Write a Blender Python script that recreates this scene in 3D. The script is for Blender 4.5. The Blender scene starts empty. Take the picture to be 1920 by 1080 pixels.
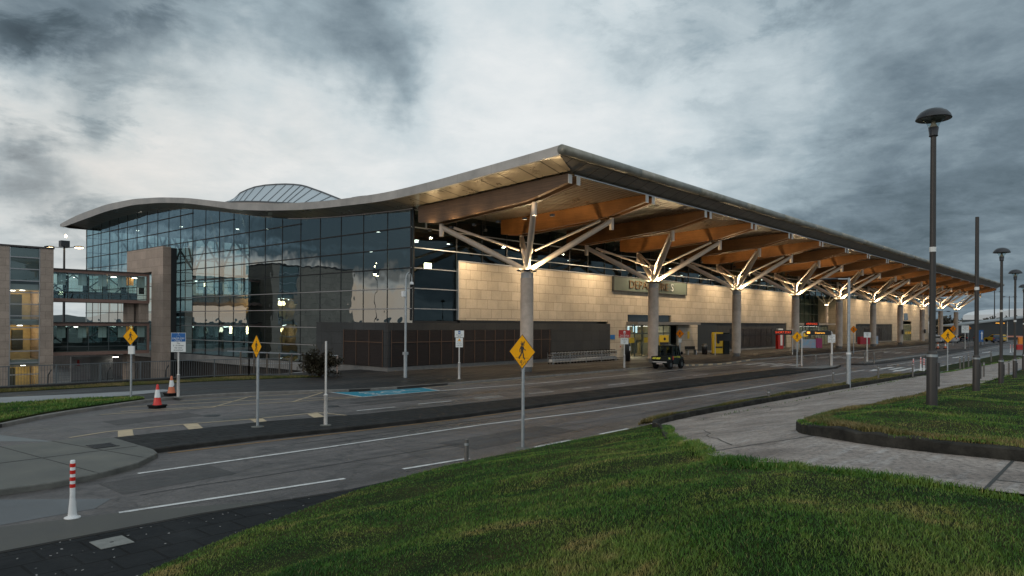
import bpy, math, random
import numpy as np
from mathutils import Vector, Matrix
random.seed(7); rng = np.random.default_rng(7)
R = math.radians; PI = math.pi
S = bpy.context.scene
COL = S.collection

# ------------------------------------------------------------------ camera
cd = bpy.data.cameras.new('camera'); cam = bpy.data.objects.new('camera', cd); COL.objects.link(cam)
cd.sensor_width = 36; cd.lens = 1329.5/1920*36; cd.shift_y = 65.2/1920; cd.clip_start = .1; cd.clip_end = 9000
TH, ROLL = .7243, .00605
fw = Vector((math.cos(TH), math.sin(TH), 0)); rt = Vector((math.sin(TH), -math.cos(TH), 0)); up = Vector((0, 0, 1))
r2 = rt*math.cos(ROLL) + up*math.sin(ROLL); u2 = up*math.cos(ROLL) - rt*math.sin(ROLL)
M = Matrix((r2, u2, -fw)).transposed().to_4x4(); M.translation = Vector((-38.9, -33.0, 3.5))
cam.matrix_world = M; S.camera = cam
# ------------------------------------------------------------------ render / view
S.render.engine = 'CYCLES'
S.view_settings.view_transform = 'Standard'; S.view_settings.look = 'None'
S.view_settings.exposure = 0; S.view_settings.gamma = 1
cy = S.cycles; cy.max_bounces = 6; cy.diffuse_bounces = 2; cy.glossy_bounces = 4; cy.transmission_bounces = 6; cy.transparent_max_bounces = 14
cy.use_denoising = True; cy.sample_clamp_indirect = 4; cy.caustics_reflective = False; cy.caustics_refractive = False

# ------------------------------------------------------------------ node helper
class NT:
    def __init__(s, nt): s.nt = nt; s.n = nt.nodes; s.l = nt.links
    def add(s, t, **kw):
        nd = s.n.new(t)
        for k, v in kw.items():
            if k.startswith('i_'): s.set(nd, k[2:], v)
            else: setattr(nd, k, v)
        return nd
    def set(s, nd, key, v):
        key = int(key) if isinstance(key, str) and key.isdigit() else key.replace('_', ' ') if isinstance(key, str) else key
        sk = nd.inputs[key]
        if isinstance(v, bpy.types.NodeSocket): s.l.new(v, sk)
        else:
            if sk.type == 'RGBA' and len(v) == 3: v = (*v, 1)
            sk.default_value = v
    def math(s, op, a, b=0., c=None, clamp=False):
        nd = s.n.new('ShaderNodeMath'); nd.operation = op; nd.use_clamp = clamp
        s.set(nd, 0, a); s.set(nd, 1, b)
        if c is not None: s.set(nd, 2, c)
        return nd.outputs[0]
    def vm(s, op, a, b=None, scale=None):
        nd = s.n.new('ShaderNodeVectorMath'); nd.operation = op; s.set(nd, 0, a)
        if b is not None: s.set(nd, 1, b)
        if scale is not None: nd.inputs['Scale'].default_value = scale
        return nd.outputs['Value'] if op in ('DOT_PRODUCT', 'LENGTH') else nd.outputs[0]
    def mix(s, f, a, b, mode='MIX'):
        nd = s.n.new('ShaderNodeMix'); nd.data_type = 'RGBA'; nd.blend_type = mode
        s.set(nd, 0, f); s.set(nd, 6, a); s.set(nd, 7, b); return nd.outputs[2]
    def noise(s, vec=None, scale=5, detail=4, rough=.55, dist=0):
        nd = s.n.new('ShaderNodeTexNoise'); nd.inputs['Scale'].default_value = scale; nd.inputs['Detail'].default_value = detail
        nd.inputs['Roughness'].default_value = rough; nd.inputs['Distortion'].default_value = dist
        if vec is not None: s.l.new(vec, nd.inputs['Vector'])
        return nd
    def ramp(s, f, stops, interp='LINEAR'):
        nd = s.n.new('ShaderNodeValToRGB'); cr = nd.color_ramp; cr.interpolation = interp
        while len(cr.elements) < len(stops): cr.elements.new(.5)
        for e, (p_, c) in zip(cr.elements, stops):
            e.position = p_; e.color = (*c, 1) if len(c) == 3 else c
        s.l.new(f, nd.inputs[0]); return nd.outputs[0]
    def mrange(s, v, a, b, c=0., d=1.):
        nd = s.n.new('ShaderNodeMapRange'); s.set(nd, 0, v)
        for i, x in enumerate((a, b, c, d)): nd.inputs[i+1].default_value = x
        return nd.outputs[0]

# ------------------------------------------------------------------ world: dusk storm clouds over a Nishita sky
W = bpy.data.worlds.new('World'); S.world = W; W.use_nodes = True
t = NT(W.node_tree); t.n.clear()
SUN_AZ, SUN_EL = 165, 14
sky = t.add('ShaderNodeTexSky'); sky.sky_type = 'NISHITA'; sky.sun_disc = False
sky.sun_elevation = R(SUN_EL); sky.sun_rotation = R(90-SUN_AZ); sky.dust_density = 3
tc = t.add('ShaderNodeTexCoord'); D = t.vm('NORMALIZE', tc.outputs['Generated'])
sp = t.add('ShaderNodeSeparateXYZ'); t.l.new(D, sp.inputs[0])
zc = t.math('ADD', t.math('MAXIMUM', sp.outputs[2], 0.), .16)
cp = t.add('ShaderNodeCombineXYZ'); t.l.new(t.math('DIVIDE', sp.outputs[0], zc), cp.inputs[0]); t.l.new(t.math('DIVIDE', sp.outputs[1], zc), cp.inputs[1])
nA = t.noise(cp.outputs[0], 1.25, 10, .6, .35)
nB = t.noise(cp.outputs[0], 3.4, 9, .64, .5)
nW = t.noise(D, 3.2, 5, .6)
warp = t.vm('SCALE', t.vm('SUBTRACT', nW.outputs['Color'], (.5, .5, .5)), scale=.34)
nW2 = t.noise(D, 11, 6, .62)
warp2 = t.vm('SCALE', t.vm('SUBTRACT', nW2.outputs['Color'], (.5, .5, .5)), scale=.12)
Dw = t.vm('NORMALIZE', t.vm('ADD', t.vm('ADD', D, warp), warp2))
def lobe(az, el, w, a, vec=None):
    v = (math.cos(R(az))*math.cos(R(el)), math.sin(R(az))*math.cos(R(el)), math.sin(R(el)))
    k = 1/(2*(R(w)**2)/2)
    e = t.math('MULTIPLY', t.math('SUBTRACT', t.vm('DOT_PRODUCT', vec or Dw, v), 1.), k)
    return t.math('MULTIPLY', t.math('EXPONENT', e), a)
LOBES = [(66, 10, 15, .25), (46, 13, 13, .25), (30, 15, 9, .13), (78, 9, 8, .13),
         (78, 20.5, 6.5, -.34), (68, 22.5, 4, -.20), (54, 23, 4.5, -.38), (52, 18, 3, -.20), (63, 15, 2.5, -.08), (29, 21, 3.5, -.10), (76, 8.3, 2.0, -.34), (78, 12.5, 3.5, .22), (73, 3.5, 4, -.10), (71.5, 13.5, 1.5, -.16), (40, 20, 7, .10), (64, 7, 2.5, -.06),
         (8, 10, 11, -.23), (18, 8, 7, -.10), (5, 21, 8, .0), (12, 4, 6, -.06), (20, 17, 3, .05), (19, 14, 9, .09), (8, 6, 8, .05),
         (230, 35, 45, .42)]  # last lobe: extra brightness added behind the camera to light the ground
val = t.math('ADD', lobe(*LOBES[0]), .40)
for L in LOBES[1:]: val = t.math('ADD', val, lobe(*L))
val = t.math('ADD', val, t.math('MULTIPLY', t.math('SUBTRACT', nA.outputs[0], .5), .50))
val = t.math('ADD', val, t.math('MULTIPLY', t.math('SUBTRACT', nB.outputs[0], .5), .30))
av = t.vm('MULTIPLY', D, (1., 1., 2.3)); nC = t.noise(av, 6.5, 13, .62, .35); nE = t.noise(av, 2.2, 4, .5)
lump = t.math('MULTIPLY', t.math('MULTIPLY', t.mrange(nC.outputs[0], .485, .585), t.mrange(nE.outputs[0], .40, .58)), t.math('SUBTRACT', 1., lobe(8, 10, 16, .75)))
val = t.math('SUBTRACT', val, t.math('MULTIPLY', lump, .20))
nF = t.noise(av, 15, 12, .68, .3); val = t.math('ADD', val, t.math('MULTIPLY', t.math('SUBTRACT', nF.outputs[0], .5), .16))
# low band of sunset light under dark cloud, off to the left of the frame
Dz = t.add('ShaderNodeSeparateXYZ'); t.l.new(t.vm('ADD', t.vm('ADD', D, t.vm('SCALE', warp, scale=.35)), t.vm('SCALE', warp2, scale=.5)), Dz.inputs[0])
elf = t.mrange(Dz.outputs[2], math.sin(R(2.6)), math.sin(R(4.6)), 1., 0.)
st1 = t.mrange(t.math('ABSOLUTE', t.math('SUBTRACT', Dz.outputs[2], math.sin(R(5.6)))), 0, .012, 1., 0.)
azl = lobe(121, 4, 15, 1., D); azd = lobe(127, 9, 9.5, 1., D)
val = t.math('SUBTRACT', val, t.math('MULTIPLY', azd, .56))
val = t.math('ADD', val, t.math('MULTIPLY', azl, t.math('ADD', t.math('MULTIPLY', elf, .80), t.math('MULTIPLY', st1, .14))))
ccol = t.ramp(val, [(0, (.060, .085, .105)), (.13, (.092, .130, .158)), (.26, (.165, .220, .262)), (.45, (.34, .425, .475)), (.66, (.61, .69, .725)), (.88, (.80, .835, .845)), (1, (.86, .885, .89))])
warmf = t.math('ADD', t.math('MULTIPLY', azl, t.math('MULTIPLY', elf, .95)), lobe(76, 6, 5, .07), clamp=True)
ccol = t.mix(warmf, ccol, (.66, .43, .30), 'MIX')
ccol = t.mix(t.math('ADD', lobe(70, 8, 9, .9), 0., clamp=True), ccol, (1.07, .985, .92), 'MULTIPLY')
b1 = t.add('ShaderNodeBackground', i_Strength=.06); t.l.new(sky.outputs[0], b1.inputs[0])
b2 = t.add('ShaderNodeBackground'); t.l.new(ccol, b2.inputs[0]); t.l.new(t.math('ADD', 1., lobe(238, 42, 42, .38, D)), b2.inputs[1])   # unseen sky behind the camera, brightened to lift ground and facing walls
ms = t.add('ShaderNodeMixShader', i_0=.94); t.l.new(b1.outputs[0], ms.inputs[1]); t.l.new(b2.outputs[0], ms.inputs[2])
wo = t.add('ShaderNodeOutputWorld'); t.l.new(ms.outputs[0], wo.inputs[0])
# ------------------------------------------------------------------ weak dusk sun
sl = bpy.data.lights.new('sun', 'SUN'); sl.energy = .5; sl.angle = R(12); sl.color = (1, .86, .72)
so = bpy.data.objects.new('sun', sl); COL.objects.link(so)
sd = Vector((math.cos(R(SUN_AZ))*math.cos(R(SUN_EL)), math.sin(R(SUN_AZ))*math.cos(R(SUN_EL)), math.sin(R(SUN_EL))))
so.rotation_euler = sd.to_track_quat('Z', 'Y').to_euler(); so.location = (-60, 40, 60)

# ------------------------------------------------------------------ materials
MATS = {}
def mat(name, col=(.5, .5, .5), rough=.6, metal=0., var=0., vscale=3., bump=0., bscale=30., emit=None, es=0., spec=.5, col2=None, coat=0.):
    if name in MATS: return MATS[name]
    m = bpy.data.materials.new(name); m.use_nodes = True; n = NT(m.node_tree); bs = n.n['Principled BSDF']
    bs.inputs['Roughness'].default_value = rough; bs.inputs['Metallic'].default_value = metal; bs.inputs['Specular IOR Level'].default_value = spec
    bs.inputs['Coat Weight'].default_value = coat
    bs.inputs['Base Color'].default_value = (*col, 1)
    o = n.add('ShaderNodeTexCoord').outputs['Object']
    if var or col2:
        nz = n.noise(o, vscale, 6, .65)
        c2 = col2 or tuple(c*(1-var) for c in col); c1 = col if col2 else tuple(min(1, c*(1+var)) for c in col)
        n.l.new(n.mix(n.mrange(nz.outputs[0], .3, .7), c2, c1), bs.inputs['Base Color'])
        n.l.new(n.mrange(nz.outputs[0], .2, .8, max(0, rough-.12), min(1, rough+.12)), bs.inputs['Roughness'])
    if bump:
        nb = n.noise(o, bscale, 5, .6); b = n.add('ShaderNodeBump', i_Strength=bump, i_Distance=.02); n.l.new(nb.outputs[0], b.inputs['Height']); n.l.new(b.outputs[0], bs.inputs['Normal'])
    if emit: bs.inputs['Emission Color'].default_value = (*emit, 1); bs.inputs['Emission Strength'].default_value = es
    MATS[name] = m; return m
def swiz(n, axes, rot=0):
    o = n.add('ShaderNodeTexCoord').outputs['Object']; s = n.add('ShaderNodeSeparateXYZ'); n.l.new(o, s.inputs[0])
    c = n.add('ShaderNodeCombineXYZ')
    for i, a in enumerate(axes): n.l.new(s.outputs['XYZ'.index(a)], c.inputs[i])
    return o, c.outputs[0]
def slabs(name, axes, c1, c2, joint, bw, bh, rough=.6, mort=.012, var=.25, offs=.5, bump=.3, spec=.5, stain=0.):
    """stone panels / pavers: brick texture laid out on the given object axes"""
    m = bpy.data.materials.new(name); m.use_nodes = True; n = NT(m.node_tree); bs = n.n['Principled BSDF']
    o, v = swiz(n, axes)
    bt = n.add('ShaderNodeTexBrick', i_Scale=1., i_Mortar_Size=mort, i_Brick_Width=bw, i_Row_Height=bh, i_Mortar_Smooth=.2, i_Bias=0.); bt.offset = offs
    n.l.new(v, bt.inputs['Vector']); n.set(bt, 'Color1', c1); n.set(bt, 'Color2', c2); n.set(bt, 'Mortar', joint)
    n1 = n.noise(o, .9, 6, .6, .4); n2 = n.noise(o, 9, 8, .7)
    f = n.math('ADD', n.math('MULTIPLY', n1.outputs[0], .55), n.math('MULTIPLY', n2.outputs[0], .45))
    c = n.mix(1., bt.outputs[0], n.ramp(f, [(.3, (1-var,)*3), (.7, (1+var*.4,)*3)]), 'MULTIPLY')
    if stain:
        n3 = n.noise(o, .35, 8, .75, 1.5); c = n.mix(n.mrange(n3.outputs[0], .55, .75, 0, stain), c, tuple(x*.35 for x in c1))
    n.l.new(c, bs.inputs['Base Color'])
    n.l.new(n.mrange(n1.outputs[0], .3, .7, max(.05, rough-.15), min(1, rough+.15)), bs.inputs['Roughness'])
    bs.inputs['Specular IOR Level'].default_value = spec
    b = n.add('ShaderNodeBump', i_Strength=bump, i_Distance=.02)
    h = n.math('SUBTRACT', n.math('MULTIPLY', n2.outputs[0], .35), n.math('MULTIPLY', bt.outputs['Fac'], .8)); n.l.new(h, b.inputs['Height']); n.l.new(b.outputs[0], bs.inputs['Normal'])
    MATS[name] = m; return m
def asphalt(name, base, tint, rough=.42, spec=.5, patch=1.):
    m = bpy.data.materials.new(name); m.use_nodes = True; n = NT(m.node_tree); bs = n.n['Principled BSDF']
    o = n.add('ShaderNodeTexCoord').outputs['Object']
    mp = n.add('ShaderNodeMapping'); mp.inputs['Scale'].default_value = (.25, 1.3, 1); n.l.new(o, mp.inputs[0])
    big = n.noise(mp.outputs[0], .45, 7, .62, .6); mid = n.noise(o, 1.4, 7, .7, .8); fine = n.noise(o, 18, 7, .82)
    vor = n.add('ShaderNodeTexVoronoi', i_Scale=.16); n.l.new(mp.outputs[0], vor.inputs['Vector'])
    c = n.mix(n.mrange(big.outputs[0], .38, .62), tuple(x*.45 for x in base), base)
    c = n.mix(n.mrange(mid.outputs[0], .42, .72, 0, .55), c, tint)
    sv = n.add('ShaderNodeSeparateColor'); n.l.new(vor.outputs['Color'], sv.inputs[0])
    c = n.mix(n.math('MULTIPLY', n.math('GREATER_THAN', sv.outputs[0], .7), .35*patch), c, tuple(x*.55 for x in base))
    c = n.mix(1., c, n.ramp(fine.outputs[0], [(.3, (.35,)*3), (.7, (1.6,)*3)]), 'MULTIPLY')
    mt = n.add('ShaderNodeMapping'); mt.inputs['Scale'].default_value = (.05, 2.1, 1); n.l.new(o, mt.inputs[0]); tk = n.noise(mt.outputs[0], 1., 5, .6, .3)
    c = n.mix(n.mrange(tk.outputs[0], .50, .68, 0, .55), c, tuple(x*.42 for x in base))
    so_n = n.noise(o, .8, 3, .5, 2.); c = n.mix(n.mrange(so_n.outputs[0], .66, .72, 0, .6), c, tuple(x*.35 for x in base))
    # worn cracks
    v2 = n.add('ShaderNodeTexVoronoi', i_Scale=.23); v2.feature = 'DISTANCE_TO_EDGE'
    wv = n.vm('ADD', o, n.vm('SCALE', mid.outputs['Color'], scale=1.2)); n.l.new(wv, v2.inputs['Vector'])
    c = n.mix(n.mrange(v2.outputs['Distance'], 0, .012, .6, 0), c, (.012, .012, .012))
    n.l.new(c, bs.inputs['Base Color'])
    n.l.new(n.math('SUBTRACT', n.mrange(big.outputs[0], .35, .68, rough-.14, rough+.22), n.mrange(tk.outputs[0], .5, .7, 0, .12)), bs.inputs['Roughness'])
    bs.inputs['Specular IOR Level'].default_value = .34
    b = n.add('ShaderNodeBump', i_Strength=.9, i_Distance=.02); n.l.new(n.math('ADD', fine.outputs[0], n.math('MULTIPLY', mid.outputs[0], .5)), b.inputs['Height']); n.l.new(b.outputs[0], bs.inputs['Normal'])
    MATS[name] = m; return m
def paint(name, col, wear=.45):
    m = bpy.data.materials.new(name); m.use_nodes = True; n = NT(m.node_tree); bs = n.n['Principled BSDF']
    o = n.add('ShaderNodeTexCoord').outputs['Object']; a = n.noise(o, 2.3, 8, .72, .5); b_ = n.noise(o, 40, 3, .6)
    f = n.math('ADD', n.math('MULTIPLY', a.outputs[0], .7), n.math('MULTIPLY', b_.outputs[0], .3))
    n.l.new(n.mix(n.mrange(f, .46, .64, 0, wear), col, (.06, .058, .056)), bs.inputs['Base Color']); bs.inputs['Roughness'].default_value = .55
    MATS[name] = m; return m
def glass(name, tint, r0=.2, wav=.02, rough=0.):
    """thin pane: Fresnel mirror over a tinted see-through sheet"""
    m = bpy.data.materials.new(name); m.use_nodes = True; n = NT(m.node_tree); n.n.remove(n.n['Principled BSDF'])
    o = n.add('ShaderNodeTexCoord').outputs['Object']; nz = n.noise(o, .45, 2, .5); b = n.add('ShaderNodeBump', i_Strength=wav, i_Distance=1.); n.l.new(nz.outputs[0], b.inputs['Height'])
    ge = n.add('ShaderNodeNewGeometry'); cs = n.math('ABSOLUTE', n.vm('DOT_PRODUCT', ge.outputs['Incoming'], b.outputs[0]))
    fr = n.math('ADD', n.math('MULTIPLY', n.math('POWER', n.math('SUBTRACT', 1., cs, clamp=True), 5.), 1-r0), r0, clamp=True)
    gl = n.add('ShaderNodeBsdfGlossy', i_Roughness=rough); n.l.new(b.outputs[0], gl.inputs['Normal']); gl.inputs[0].default_value = (.74, .93, 1, 1)
    tr = n.add('ShaderNodeBsdfTransparent'); tr.inputs[0].default_value = (*tint, 1)
    mx = n.add('ShaderNodeMixShader'); n.l.new(fr, mx.inputs[0]); n.l.new(tr.outputs[0], mx.inputs[1]); n.l.new(gl.outputs[0], mx.inputs[2])
    n.l.new(mx.outputs[0], n.n['Material Output'].inputs[0]); MATS[name] = m; return m
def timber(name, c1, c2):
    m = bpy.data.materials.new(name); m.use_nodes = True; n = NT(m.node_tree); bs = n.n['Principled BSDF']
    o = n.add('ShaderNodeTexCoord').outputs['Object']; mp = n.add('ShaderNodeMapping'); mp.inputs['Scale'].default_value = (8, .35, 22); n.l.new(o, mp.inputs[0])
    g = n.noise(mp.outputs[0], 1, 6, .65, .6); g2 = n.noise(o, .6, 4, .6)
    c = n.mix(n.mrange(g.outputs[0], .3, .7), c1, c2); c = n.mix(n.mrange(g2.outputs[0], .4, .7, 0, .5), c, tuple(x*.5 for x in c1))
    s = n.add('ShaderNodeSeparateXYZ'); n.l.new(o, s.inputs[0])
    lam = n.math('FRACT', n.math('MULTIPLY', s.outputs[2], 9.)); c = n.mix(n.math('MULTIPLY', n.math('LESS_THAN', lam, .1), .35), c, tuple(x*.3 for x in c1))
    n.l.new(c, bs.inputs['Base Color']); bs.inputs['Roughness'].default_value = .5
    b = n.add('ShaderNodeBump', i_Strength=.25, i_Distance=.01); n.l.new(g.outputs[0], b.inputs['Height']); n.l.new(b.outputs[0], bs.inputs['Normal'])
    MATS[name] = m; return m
def ribbed(name, col, axis, pitch, rough, metal, line=.04, dark=.25, bumps=.6, smooth=False):
    m = bpy.data.materials.new(name); m.use_nodes = True; n = NT(m.node_tree); bs = n.n['Principled BSDF']
    o = n.add('ShaderNodeTexCoord').outputs['Object']; s = n.add('ShaderNodeSeparateXYZ'); n.l.new(o, s.inputs[0])
    fr = n.math('FRACT', n.math('DIVIDE', s.outputs['XYZ'.index(axis)], pitch)); nz = n.noise(o, .8, 6, .6); nf = n.noise(o, 8, 6, .65)
    ln = n.math('LESS_THAN', fr, line/pitch)
    c = n.mix(n.mrange(nz.outputs[0], .3, .7), tuple(x*.75 for x in col), col)
    c = n.mix(ln, c, tuple(x*dark for x in col)); c = n.mix(n.mrange(nf.outputs[0], .5, .8, 0, .25), c, tuple(x*.5 for x in col))
    n.l.new(c, bs.inputs['Base Color']); bs.inputs['Metallic'].default_value = metal
    n.l.new(n.mrange(nz.outputs[0], .3, .7, max(.08, rough-.1), rough+.12), bs.inputs['Roughness'])
    b = n.add('ShaderNodeBump', i_Strength=bumps, i_Distance=.05)
    h = n.math('SINE', n.math('MULTIPLY', fr, 2*PI)) if smooth else n.math('SUBTRACT', 1., ln)
    n.l.new(h, b.inputs['Height']); n.l.new(b.outputs[0], bs.inputs['Normal'])
    MATS[name] = m; return m

stone_xz = slabs('limestone_front', 'XZY', (.545, .455, .35), (.46, .38, .285), (.19, .155, .115), 1.25, .768, .6, .016, .30, .37, .35, .5, .25)
stone_tw = slabs('weathered_stone_front', 'XZY', (.47, .365, .30), (.40, .31, .25), (.20, .155, .125), .95, .72, .7, .012, .35, .45)
stone_yz = slabs('weathered_stone_side', 'YZX', (.47, .365, .30), (.41, .32, .26), (.20, .155, .125), 1.6, .95, .7, .012, .35, .45)
slate_xz = slabs('dark_slate_front', 'XZY', (.040, .040, .041), (.052, .051, .050), (.018, .018, .018), 1.35, .92, .6, .014, .4, .0, .3, .25, .3)
slate_yz = slabs('dark_slate_side', 'YZX', (.045, .048, .050), (.055, .057, .058), (.02, .02, .02), 1.35, .92, .6, .014, .4, .0, .3, .25, .3)
louvre_m = ribbed('louvre_slats', (.022, .014, .013), 'Z', .11, .5, .3, .03, .3, .8)
concrete = mat('column_concrete', (.47, .385, .32), .75, var=.18, vscale=1.8, bump=.15, bscale=25)
concrete_d = mat('grey_concrete', (.17, .165, .16), .8, var=.3, vscale=.8, bump=.2)
steel_w = mat('cream_painted_steel', (.64, .53, .43), .42, var=.06, vscale=4)
steel = mat('brushed_steel', (.60, .59, .58), .38, .45, var=.1, vscale=12)
galv = mat('galvanised_steel', (.36, .385, .40), .5, .6, var=.2, vscale=9)
alu = mat('aluminium_bars', (.42, .42, .43), .4, .7)
fascia_m = ribbed('roof_fascia_sheet', (.48, .455, .43), 'Y', 3.0, .42, .35, .02, .55, .15)
eave_m = mat('eave_tube_sheet', (.37, .35, .31), .45, .3, col2=(.17, .16, .12), vscale=1.1)
soffit_g = ribbed('soffit_gable_panels', (.42, .36, .28), 'Y', 1.7, .34, .5, .10, .15, .04)
soffit_e = ribbed('soffit_eave_panels', (.42, .37, .31), 'X', 1.45, .4, .35, .07, .15, .04)
deck_m = ribbed('corrugated_ceiling', (.24, .205, .165), 'Y', .33, .34, .6, .04, .6, .8, True)
roof_top = ribbed('standing_seam_roof', (.30, .31, .32), 'X', .5, .4, .6)
beam_m = timber('glulam_timber', (.16, .060, .016), (.31, .135, .038))
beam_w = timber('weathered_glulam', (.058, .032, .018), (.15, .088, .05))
dark_fr = mat('black_frame_metal', (.022, .023, .025), .4, .4)
curtain_g = glass('curtain_wall_glass', (.36, .47, .48), .44, .02)
strip_g = glass('upper_glazing_glass', (.30, .38, .38), .05, .01)
clear_g = glass('clear_glass', (.80, .86, .86), .05, .0)
bridge_g = glass('bridge_glass', (.62, .74, .72), .10, .008)
back_g = glass('rear_glass', (.70, .84, .86), .05, .0)
int_dark = mat('dark_interior', (.022, .028, .032), .7)
int_mid = mat('interior_wall', (.16, .16, .15), .7, var=.2, vscale=.5)
int_floor = mat('interior_floor', (.10, .095, .09), .35, var=.2, vscale=.6)
int_steel = mat('white_interior_steel', (.50, .54, .55), .5)
warm_em = mat('warm_lamp', (1, .8, .5), .4, emit=(1, .72, .36), es=26)
white_em = mat('white_ceiling_lamp', (1, 1, .95), .4, emit=(1, .93, .8), es=9)
flood_em = mat('flood_lamp', (1, .9, .6), .4, emit=(1, .86, .55), es=14)
asph = asphalt('wet_asphalt', (.135, .119, .114), (.215, .190, .178), .43)
asph_d = asphalt('dark_footway_asphalt', (.034, .030, .028), (.060, .051, .046), .52)
pav_d = slabs('island_pavers', 'XYZ', (.021, .0205, .020), (.031, .030, .029), (.007, .007, .007), .6, .4, .66, .025, .45, .5, .6, .14)
pav_n = slabs('footway_pavers', 'XYZ', (.013, .0145, .016), (.010, .011, .0125), (.004, .004, .004), .62, .62, .66, .022, .5, .5, .6, .14, .5)
pav_l = slabs('light_paving', 'XYZ', (.20, .20, .195), (.18, .18, .175), (.10, .10, .098), .9, .6, .55, .015, .3, .5)
conc_sl = mat('concrete_slab', (.145, .14, .118), .6, col2=(.058, .058, .052), vscale=.6, bump=.25, bscale=40)
conc_lt = mat('pale_concrete_path', (.235, .24, .245), .6, var=.2, vscale=.7, bump=.15)
kerb_m = mat('kerb_stone', (.030, .028, .026), .85, var=.55, vscale=2.2, bump=.5, bscale=22, spec=.15)
kerb_lt = mat('pale_kerb_stone', (.17, .155, .14), .7, var=.35, vscale=2.5, bump=.3, bscale=22)
wp = paint('white_road_paint', (.64, .63, .61), .62)
yp = paint('yellow_road_paint', (.42, .30, .15), .6)
yp2 = paint('cream_road_paint', (.52, .40, .25), .35)
ob = paint('orange_worn_paint', (.32, .17, .05), .7)
bp_ = paint('blue_bay_paint', (.006, .20, .29), .12)
sgn_y = mat('sign_yellow', (.86, .39, .006), .6, var=.06, vscale=6, spec=.15)
sgn_o = mat('sign_orange', (.80, .22, .006), .6, spec=.15)
sgn_w = mat('sign_white', (.72, .72, .70), .45)
sgn_b = mat('sign_blue', (.012, .11, .34), .42)
sgn_r = mat('sign_red', (.42, .018, .012), .42)
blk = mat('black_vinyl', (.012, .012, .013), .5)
rubber = mat('black_rubber', (.010, .010, .010), .8, spec=.15)
white_post = mat('white_post_paint', (.58, .55, .52), .42, var=.08, vscale=5)
white_pl = mat('white_plastic', (.72, .72, .72), .4)
red_pl = mat('red_reflective', (.60, .02, .012), .35)
orange_pl = mat('faded_orange_plastic', (.55, .145, .065), .55)
lamp_blk = mat('dark_lamp_paint', (.035, .036, .040), .38, .3, var=.1)
lamp_br = mat('dark_pole_paint', (.045, .040, .037), .5, .2, var=.15)
grn_blk = mat('dark_green_body', (.006, .010, .009), .5, spec=.18)
car_w = mat('white_car_paint', (.62, .62, .63), .25, coat=.5)
car_d = mat('dark_car_paint', (.012, .016, .026), .25, coat=.5)
car_y = mat('yellow_car_paint', (.7, .42, .02), .3)
chk_y = mat('yellow_reflector', (.65, .62, .05), .4)
led_o = mat('amber_led', (1, .4, .05), .5, emit=(1, .45, .06), es=1.6)
led_r = mat('red_led', (1, .1, .02), .5, emit=(1, .07, .015), es=.8)
ylw = mat('yellow_board', (.66, .42, .012), .5)
leaf_d = mat('dark_leaf', (.034, .036, .018), .6, col2=(.055, .036, .020), vscale=2.)
twig = mat('twig_bark', (.07, .045, .03), .8)
hill_m = mat('distant_hill', (.045, .055, .055), .9, var=.3, vscale=.02)

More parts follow.
